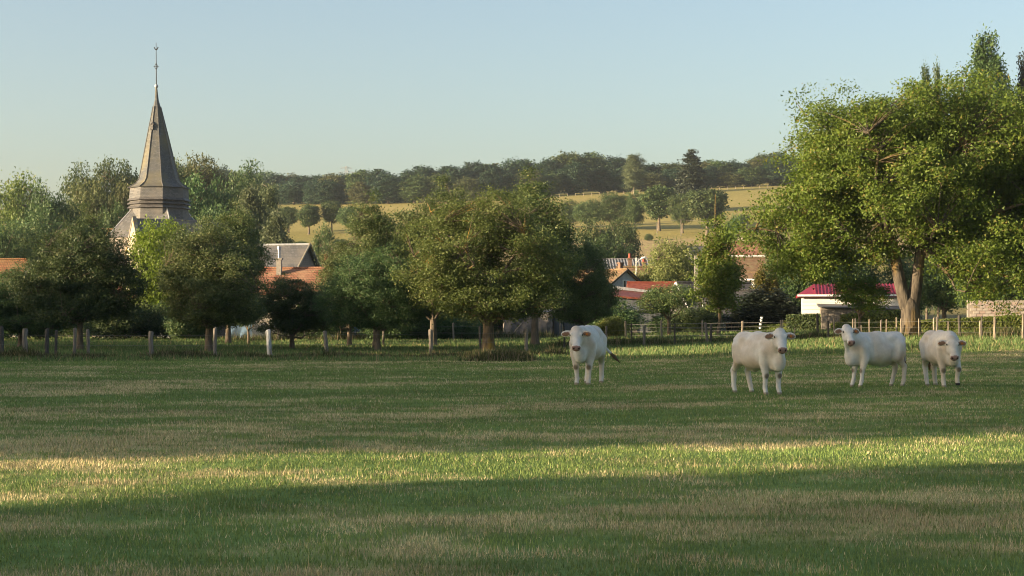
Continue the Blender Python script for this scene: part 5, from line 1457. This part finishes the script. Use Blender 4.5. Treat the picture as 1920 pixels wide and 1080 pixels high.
    def dab(c, r, color, soft=0.4, amt=1.0):
        d = np.linalg.norm(V - np.array(c), axis=1) / r
        w = (np.clip((1 - d) / soft, 0, 1) * amt)[:, None]
        col[:] = col * (1 - w) + np.array(color) * w
    for fx, fy, dz, kx, ky, kz, fr in feet:
        low = (np.linalg.norm(V[:, :2] - np.array([fx, fy]), axis=1) < 0.14) & (V[:, 2] < 0.055 + dz)
        col[low] = (0.30, 0.26, 0.20) if dz < 0.03 else (0.05, 0.045, 0.04)
        if fr: dab((kx + 0.07, ky, kz - 0.02), 0.085, (0.13, 0.10, 0.065), 0.5, 0.9)
    for s in (-1, 1):      # soiled tan hair on neck, thigh and elbow; belly tan also paints underside shading
        dab((0.72, s * 0.24, 1.02), 0.26, (0.46, 0.35, 0.25), 0.9, 0.65)
        dab((-0.72, s * 0.30, 0.72), 0.24, (0.42, 0.30, 0.20), 0.9, 0.7)
        dab((0.10, s * 0.34, 0.60), 0.28, (0.44, 0.33, 0.23), 0.9, 0.65)
        dab((-0.30, s * 0.34, 0.58), 0.26, (0.44, 0.33, 0.23), 0.9, 0.65)
    dab(hp(-0.03, 0, 0.05), 0.10, (0.50, 0.42, 0.33), 0.8, 0.6)
    # muzzle, mouth, nostrils, eyes' rims
    rel = (V - pl) @ np.array(B).T
    rel = rel / HS
    mz = (rel[:, 0] > 0.435 + 0.25 * np.maximum(0, rel[:, 2] + 0.03)) & (rel[:, 2] > -0.105) & (np.abs(rel[:, 1]) < 0.085)
    col[mz] = (0.30, 0.185, 0.155)
    for s in (-1, 1):
        dab(hp(0.475, s * 0.05, -0.03), 0.030, (0.03, 0.02, 0.018), 0.3)
        dab(hp(0.13, s * 0.125, -0.005), 0.045, (0.36, 0.27, 0.21), 0.6, 0.6)
    dab(hp(0.46, 0.0, -0.135), 0.055, (0.05, 0.035, 0.03), 0.5, 0.9)
    dab(hp(0.45, 0.06, -0.125), 0.035, (0.05, 0.035, 0.03), 0.5, 0.9)
    dab(hp(0.45, -0.06, -0.125), 0.035, (0.05, 0.035, 0.03), 0.5, 0.9)
    for c, ax, w2, nrm in ears:
        d = V - c
        e = np.sqrt((d @ ax / 0.095) ** 2 + (d @ w2 / 0.052) ** 2)
        w = ((e < 1) & (d @ nrm > -0.006) & (np.abs(d @ nrm) < 0.05))
        col[w] = np.array([0.27, 0.155, 0.105])
    dt = np.min(np.stack([np.linalg.norm(V - q, axis=1) for q in (tp[-1], (tp[-1] + tp[-2]) / 2, tp[-2])]), axis=0)
    w = (np.clip((0.16 - dt) / 0.05, 0, 1))[:, None]
    w = w * (V[:, 2:3] < 0.85)
    isleg = np.zeros(len(V), bool)
    for fx, fy, dz, kx, ky, kz, fr in feet:
        isleg |= (np.linalg.norm(V[:, :2] - np.array([kx, ky]), axis=1) < 0.085) & (V[:, 2] < 0.62)
    w[isleg] = 0
    col = col * (1 - w) + np.array([0.13, 0.085, 0.055]) * w
    root = thing('cow', label, 'cow', loc, rz, 'white cattle in the field')
    root.scale = (scale * 0.88, scale, scale)
    link('body', make_mesh('cow_body', V, F, M['coat'], True, {'col': ('POINT', 'FLOAT_COLOR', np.concatenate([col, np.ones((len(V), 1))], 1))}), root)
    for s in (-1, 1):
        e = hp(0.140, s * 0.116, 0.010)
        mb = MB()
        th = [(-0.9, 0.42), (-0.5, 0.86), (0, 1), (0.5, 0.86), (0.9, 0.42)]
        mb.tube([tuple(e + l * s * 0.022 * a) for a, r in th], [0.030 * r for a, r in th], 10).build('eye', M['eye'], root, True)
    for c, ax, w2, nrm in ears[1:]:
        q = c + nrm * 0.02
        mb = MB().prism([tuple(q + ax * a * 0.026 + w2 * b * 0.024) for a, b in ((-1, -0.6), (-0.5, -1), (0.8, -1), (1, 0), (0.8, 1), (-0.5, 1), (-1, 0.6))], tuple(nrm * 0.008))
        mb.build('ear_tag', M['tag_orange'], root)
    return root
M['eye'] = mat('eye', (0.012, 0.009, 0.008), None, rough=0.15, spec=0.6)
M['tag_orange'] = mat('tag_orange', (0.50, 0.16, 0.03), None, rough=0.5)

def stand(px, py):
    q = gp(px, py); return q
def tail_rest(side=0.0):
    return [(-0.92, 0, 1.28), (-1.03, 0, 1.18), (-1.06, side * 0.2, 0.95), (-1.05, side * 0.5, 0.70), (-1.02, side, 0.52), (-1.0, side * 1.1, 0.36)]
def rel(vec, rz):
    """world direction into the cow's own frame"""
    c, s = math.cos(-rz), math.sin(-rz)
    return np.array([vec[0] * c - vec[1] * s, vec[0] * s + vec[1] * c, vec[2]])
# 1: seen from the front, body going back to the right, tail swung out
q = stand(1092, 722); a = R(-90 - 17)
cow('first cow from the left facing the camera with its tail swung out', q, a, (1.04, -0.03, 1.30), rel((-0.05, -0.74, -0.70), a),
    [(0.04, 0.0, 0), (-0.03, 0.01, 0), (-0.10, -0.02, 0), (0.12, 0.0, 0)], [(-0.92, 0, 1.28), (-1.02, 0.03, 1.18), (-1.05, 0.14, 0.98), (-1.10, 0.27, 0.80), (-1.17, 0.42, 0.64), (-1.25, 0.56, 0.48)], 1, scale=1.04)
# 2: three-quarter view, rump left, head to the right
q = stand(1449, 741); a = R(-90 + 27)
cow('cow with its rump to the left and brown tail hanging between the legs', q, a, (1.02, -0.12, 1.40), rel((0.05, -0.75, -0.62), a),
    [(0.03, 0.0, 0), (-0.06, 0.0, 0), (0.10, 0, 0), (-0.10, 0, 0)], tail_rest(-0.16), 2, scale=0.96)
# 3: side on, head to the left turned to the camera
q = stand(1610, 726); a = R(180 + 22)
cow('cow standing side on with its head at the left turned to the camera', q, a, (1.03, 0.14, 1.50), rel((0.06, -0.78, -0.58), a),
    [(0.05, 0.0, 0), (0.10, 0.0, 0), (-0.06, 0, 0), (0.06, 0, 0)], tail_rest(0.06), 3, scale=0.93)
# 4: walking to the camera with lowered head
q = stand(1780, 727); a = R(-90 + 9)
cow('cow at the right walking to the camera with lowered head and raised foot', q, a, (1.12, -0.16, 1.19), rel((0.0, -0.70, -0.75), a),
    [(0.10, 0.02, 0.06), (-0.02, 0.02, 0), (-0.12, 0, 0), (0.20, 0, 0)], tail_rest(0.05), 4, tone=(0.97, 0.93, 0.88), scale=0.95)
# ------------------------------------------------------------------ fences, poles and small things
POST_MESH = {}
def post_mesh(mk, seed, r, square=False):
    key = (mk, seed, r)
    if key in POST_MESH: return POST_MESH[key]
    rg = np.random.RandomState(seed + 77)
    n = 8; zs = [-0.15, 0.0, 0.25, 0.5, 0.75, 0.95, 1.0]
    V = []
    for z in zs:
        for k in range(n):
            a = 2 * math.pi * k / n
            rr = r * (1 + 0.12 * rg.randn()) * (1.1 if z < 0.05 else 1.0) * (0.86 if z == 1.0 else 1.0)
            V.append((rr * math.cos(a) + 0.012 * math.sin(z * 5 + seed), rr * math.sin(a), z + (0.02 * rg.randn() if z == 1.0 else 0)))
    F_ = [(i * n + k, i * n + (k + 1) % n, (i + 1) * n + (k + 1) % n, (i + 1) * n + k) for i in range(len(zs) - 1) for k in range(n)]
    F_.append(tuple(range(len(zs) * n - n, len(zs) * n)))
    m = MB().add(V, F_).mesh('post', M[mk])
    POST_MESH[key] = m
    return m
def fence(name, label, posts, wires=(), wire_z=None, wr=0.008, mk='wood_grey', links=True):
    """posts: (px, top, base, width px, material or None, lean px of the top)"""
    t = thing(name, label, 'fence', (0, 0, 0))
    tops = []
    for i, p in enumerate(posts):
        px, top, base, wpx = p[:4]
        m_ = p[4] if len(p) > 4 and p[4] else mk
        ln = p[5] if len(p) > 5 else 0
        q = gp(px, base)
        d = q[1]
        hgt = max(0.3, P(px, top, d)[2] - q[2])
        r = wpx * d / FPX / 2 * (0.78 if d > 60 and px > 1100 else 0.9)
        o = link('post', post_mesh(m_, i % 5, 0.1), t, tuple(q))
        s = r / 0.1
        o.scale = (s, s, hgt)
        o.rotation_euler = (R(1.5 * math.sin(i * 3.1)), math.atan2(ln * d / FPX, hgt), i * 1.1) if False else (0, math.atan2(ln * d / FPX, hgt), 0)
        tops.append((q, hgt))
    for wf in wires:
        pts = []
        hm = float(np.median([h_ for q_, h_ in tops])) * wf
        zz = np.array([q_[2] for q_, h_ in tops]); yy = np.array([q_[1] for q_, h_ in tops]); xx = np.array([q_[0] for q_, h_ in tops])
        fit = np.polyfit(xx, yy, min(2, len(xx) - 1)); fz = np.polyfit(xx, zz, min(2, len(xx) - 1))
        for x_ in np.linspace(xx.min(), xx.max(), 14):
            pts.append((x_, float(np.polyval(fit, x_)), float(np.polyval(fz, x_)) + hm))
        if len(pts) > 1:
            MB().tube(pts, wr, 4).build('wire', M['wire'], t)
    return t
fence('post_fence', 'row of old grey posts in front of the orchard on the left',
      [(3, 612, 668, 9, 'wood_dark'), (47, 617, 673, 11), (88, 618, 672, 9, 'wood_dark'), (105, 619, 672, 6, 'wood_dark'), (140, 615, 671, 7), (165, 618, 671, 7), (283, 622, 673, 10), (403, 616, 671, 8), (507, 618, 671, 10, 'wood_white', -5), (614, 620, 668, 8, None, -6), (808, 618, 667, 9), (900, 612, 664, 5, 'wood_dark'), (987, 616, 662, 8)],
      (0.45, 0.8), wr=0.004)
fence('post_fence', 'row of thin pale posts at the back of the orchard',
      [(225, 606, 637, 3, None, 0), (405, 612, 638, 4), (522, 613, 640, 4), (544, 609, 638, 3), (555, 606, 638, 4), (571, 609, 639, 3), (584, 607, 638, 3, 'wood_pale'), (589, 612, 638, 4, 'wood_pale'), (662, 612, 638, 4, 'wood_pale'), (719, 610, 648, 4, 'wood_grey'), (784, 607, 638, 5, 'wood_pale'), (850, 606, 639, 4), (945, 606, 636, 4)],
      (0.5, 0.85), wr=0.006)
fence('post_fence', 'broken posts and leaning rail in the shade at the back left',
      [(25, 616, 632, 5), (188, 612, 634, 4), (195, 605, 632, 4), (202, 606, 631, 4, None, -4), (227, 608, 638, 3)], (), )
rail_q = gp(206, 636)
MB().tube([tuple(rail_q), tuple(np.array([gx(224, rail_q[1]), rail_q[1] + 0.1, P(224, 611, rail_q[1])[2]]))], [0.07, 0.06], 6).build('rail', M['wood_white'], bpy.data.objects['post_fence.002'])
fence('wire_fence', 'four wire electric fence on lit posts behind the second cow',
      [(1173, 602, 634, 5, 'wood_pale'), (1240, 601, 636, 5, 'wood_pale'), (1317, 601, 635, 4, 'wood_pale'), (1392, 602, 636, 5, 'wood_pale'), (1464, 600, 636, 5, 'wood_pale'), (1468, 600, 636, 3, 'wood_pale'), (1490, 615, 637, 3, 'wood_pale')],
      (0.2, 0.45, 0.66, 0.88), wr=0.008)
for k, z in enumerate((0.5, 0.66, 0.83, 0.95)):
    q = gp(1425, 636)
    MB().tube([(q[0] + 0.03 * k, q[1] - 0.06, q[2] + 1.2 * z - 0.05), (q[0] + 0.03 * k, q[1] - 0.06, q[2] + 1.2 * z + 0.05)], [0.06, 0.08], 7).build('insulator', M['insulator'], bpy.data.objects['wire_fence'])
fence('post_fence', 'grey weathered stakes in the grass right of the first cow',
      [(1058, 612, 655, 4, 'wood_dark'), (1137, 612, 648, 5), (1184, 607, 641, 4, 'wood_dark'), (1208, 611, 649, 6), (1265, 607, 648, 4, 'wood_dark'), (1326, 605, 644, 7, 'wood_grey', -3), (1332, 608, 644, 6, 'wood_dark', 2)], (0.75,), wr=0.004)
fence('tall_post_fence', 'tall mixed stakes with wires under the walnut on the right',
      [(1533, 590, 634, 6, 'wood_dark'), (1553, 602, 636, 5, 'wood_dark'), (1564, 597, 633, 4, 'wood_pale'), (1599, 598, 637, 3, 'wood_pale'), (1604, 597, 637, 4), (1615, 610, 638, 2, 'wood_pale'), (1630, 599, 635, 3, 'wood_pale'), (1652, 601, 634, 4), (1662, 599, 634, 3, 'wood_pale'), (1681, 595, 634, 4, 'wood_pale'), (1690, 598, 636, 4, 'wood_pale'), (1723, 598, 633, 3, 'wood_pale'), (1751, 597, 636, 4, 'wood_pale'), (1757, 594, 636, 6, 'wood_grey'), (1778, 602, 632, 3, 'wood_pale'), (1799, 592, 633, 7, 'wood_dark'), (1838, 602, 634, 5, 'wood_pale'), (1841, 594, 638, 4, 'wood_dark'), (1865, 594, 638, 5, 'wood_pale'), (1918, 589, 637, 5, 'wood_pale')],
      (0.3, 0.55, 0.82), wr=0.006)

# concrete pole among the roofs, street lamp, hillside poles and their line
def pole(name, label, px, top, d, w0, w1, m, cat='pole', group=None):
    g = ground_at(px, d); h = P(px, top, d)[2] - g[2]
    t = thing(name, label, cat, g, 0, group)
    MB().add([(-w0, -w0, -0.3), (w0, -w0, -0.3), (w0, w0, -0.3), (-w0, w0, -0.3), (-w1, -w1, h), (w1, -w1, h), (w1, w1, h), (-w1, w1, h)],
             [(3, 2, 1, 0), (4, 5, 6, 7), (0, 1, 5, 4), (1, 2, 6, 5), (2, 3, 7, 6), (3, 0, 4, 7)]).build('shaft', m, t)
    return t, h
t, h = pole('utility_pole', 'square concrete utility pole among the roofs left of the slender pear', 1305, 479, 129, 0.17, 0.12, M['concrete'])
for z in (0.25, 0.7, 1.2):
    MB().box((0, -0.13, h - z), (0.1, 0.06, 0.08)).build('bracket', M['zinc'], t)
MB().tube([(0.14, -0.12, h - 0.3), (0.9, -0.4, h - 2.6), (1.9, -0.5, h - 3.3)], 0.015, 4).build('cable', M['dark'], t)
g = ground_at(1193, 158); h = P(1193, 483, 158)[2] - g[2]
sl_ = thing('street_lamp', 'white street lamp on a curved arm above the brown roofs', 'street lamp', g)
MB().tube([(0, 0, -0.3), (0, 0, h)], [0.08, 0.05], 7).build('post', M['paint_white'], sl_)
MB().tube([(0.03, 0, h - 0.55), (0.2, 0, h - 0.25), (0.55, 0, h - 0.08)], 0.03, 6).build('arm', M['paint_white'], sl_)
MB().tube([(0.4, 0, h - 0.12), (0.55, 0, h - 0.05), (0.8, 0, h + 0.02), (0.95, 0, h + 0.03)], [0.04, 0.11, 0.10, 0.04], 7).build('lamp_head', M['paint_white'], sl_)
HP = 'wooden poles on the hillside'
tops = []
for px, top, base, lab in [(1232, 417, 444, 'wooden pole below the tall hillside tree'), (1277, 412, 442, 'wooden pole between two hillside trees'), (1354, 418, 443, 'wooden pole at the right of the hillside row')]:
    q = gp(px, base)
    t, h = pole('line_pole', lab, px, top, q[1], 0.12, 0.09, M['wood_grey'], group=HP)
    tops.append((q[0], q[1], q[2] + h))
MB().tube([(tops[0][0] - 75, tops[0][1] - 40, tops[0][2] - 6)] + tops + [(tops[2][0] + 40, tops[2][1] + 20, tops[2][2] + 2)], 0.035, 4).build('overhead_line', M['wire'])
tag(bpy.data.objects['overhead_line'], 'thin overhead line strung along the hillside poles', 'wire')
# fence posts at the wood's edge
ft = thing('pasture_fence', 'line of tiny pale posts along the edge of the wood', 'fence', (0, 0, 0))
pmsh = post_mesh('wood_pale', 0, 0.1)
for px in range(1034, 1440, 15):
    pb = np.interp(px, *edge) + 3
    q = gp(px, pb)
    o = link('post', pmsh, ft, tuple(q)); o.scale = (0.9, 0.9, 1.0)
# distant pylon over the wood
g = ground_at(649, 980); ht = P(649, 311, 980)[2] - g[2]
py_ = thing('pylon', 'faint lattice pylon far beyond the wood', 'pylon', g)
mb = MB()
for sx in (-1, 1):
    for sy in (-1, 1):
        mb.tube([(sx * 3.0, sy * 3.0, -1), (sx * 0.9, sy * 0.9, ht * 0.72), (sx * 0.35, sy * 0.35, ht)], 0.10, 4)
n_ = 9
for i in range(n_):
    z0, z1 = ht * i / n_, ht * (i + 1) / n_
    w0 = np.interp(z0, [0, ht * 0.72, ht], [3, 0.9, 0.35]); w1 = np.interp(z1, [0, ht * 0.72, ht], [3, 0.9, 0.35])
    for s in (-1, 1):
        mb.tube([(-w0, s * w0, z0), (w1, s * w1, z1)], 0.05, 3); mb.tube([(w0, s * w0, z0), (-w1, s * w1, z1)], 0.05, 3)
mb.build('lattice', M['pylon'], py_)
for z, w in ((0.80, 4.6), (0.93, 3.6)):
    MB().tube([(-w, 0, ht * z), (0, 0, ht * z + 0.5), (w, 0, ht * z)], 0.11, 4).tube([(-w, 0, ht * z), (0, 0, ht * z - 0.6), (w, 0, ht * z)], 0.07, 4).build('cross_arm', M['pylon'], py_)
# white flowering shrub in the hedge
rg = np.random.RandomState(4)
fl = row_tree('bush', 'white flowering shrub beside the blue board', 'bush', 692, 606, 40, 128, 'leaf_dark', 'bushes behind the orchard', cat='bush')
n = 160
L_ = np.stack([rg.randn(n) * 1.0, -1.3 + 0.3 * rg.randn(n), 1.2 + 0.6 * rg.randn(n)], 1)
v, f = leaf_quads(rg, L_, 0.22, None, up=0.3, narrow=0.9)
b_ = link('blossom', make_mesh('blossom', v, f, M['flower_white']), fl); b_['kind'] = 'stuff'

# ------------------------------------------------------------------ haze
M['haze'] = bpy.data.materials.new('haze'); M['haze'].use_nodes = True
nt = M['haze'].node_tree
nt.nodes.remove(nt.nodes['Principled BSDF'])
pv_ = nt.nodes.new('ShaderNodeVolumePrincipled')
pv_.inputs['Color'].default_value = (0.80, 0.88, 0.96, 1)
pv_.inputs['Density'].default_value = 0.00010
pv_.inputs['Anisotropy'].default_value = 0.2
nt.links.new(pv_.outputs[0], nt.nodes['Material Output'].inputs['Volume'])
hzbox = MB().box((0, 560, 58), (1840, 1740, 122)).build('haze', M['haze'])
tag(hzbox, 'thin evening haze over field, village and hill', 'haze', kind='stuff')
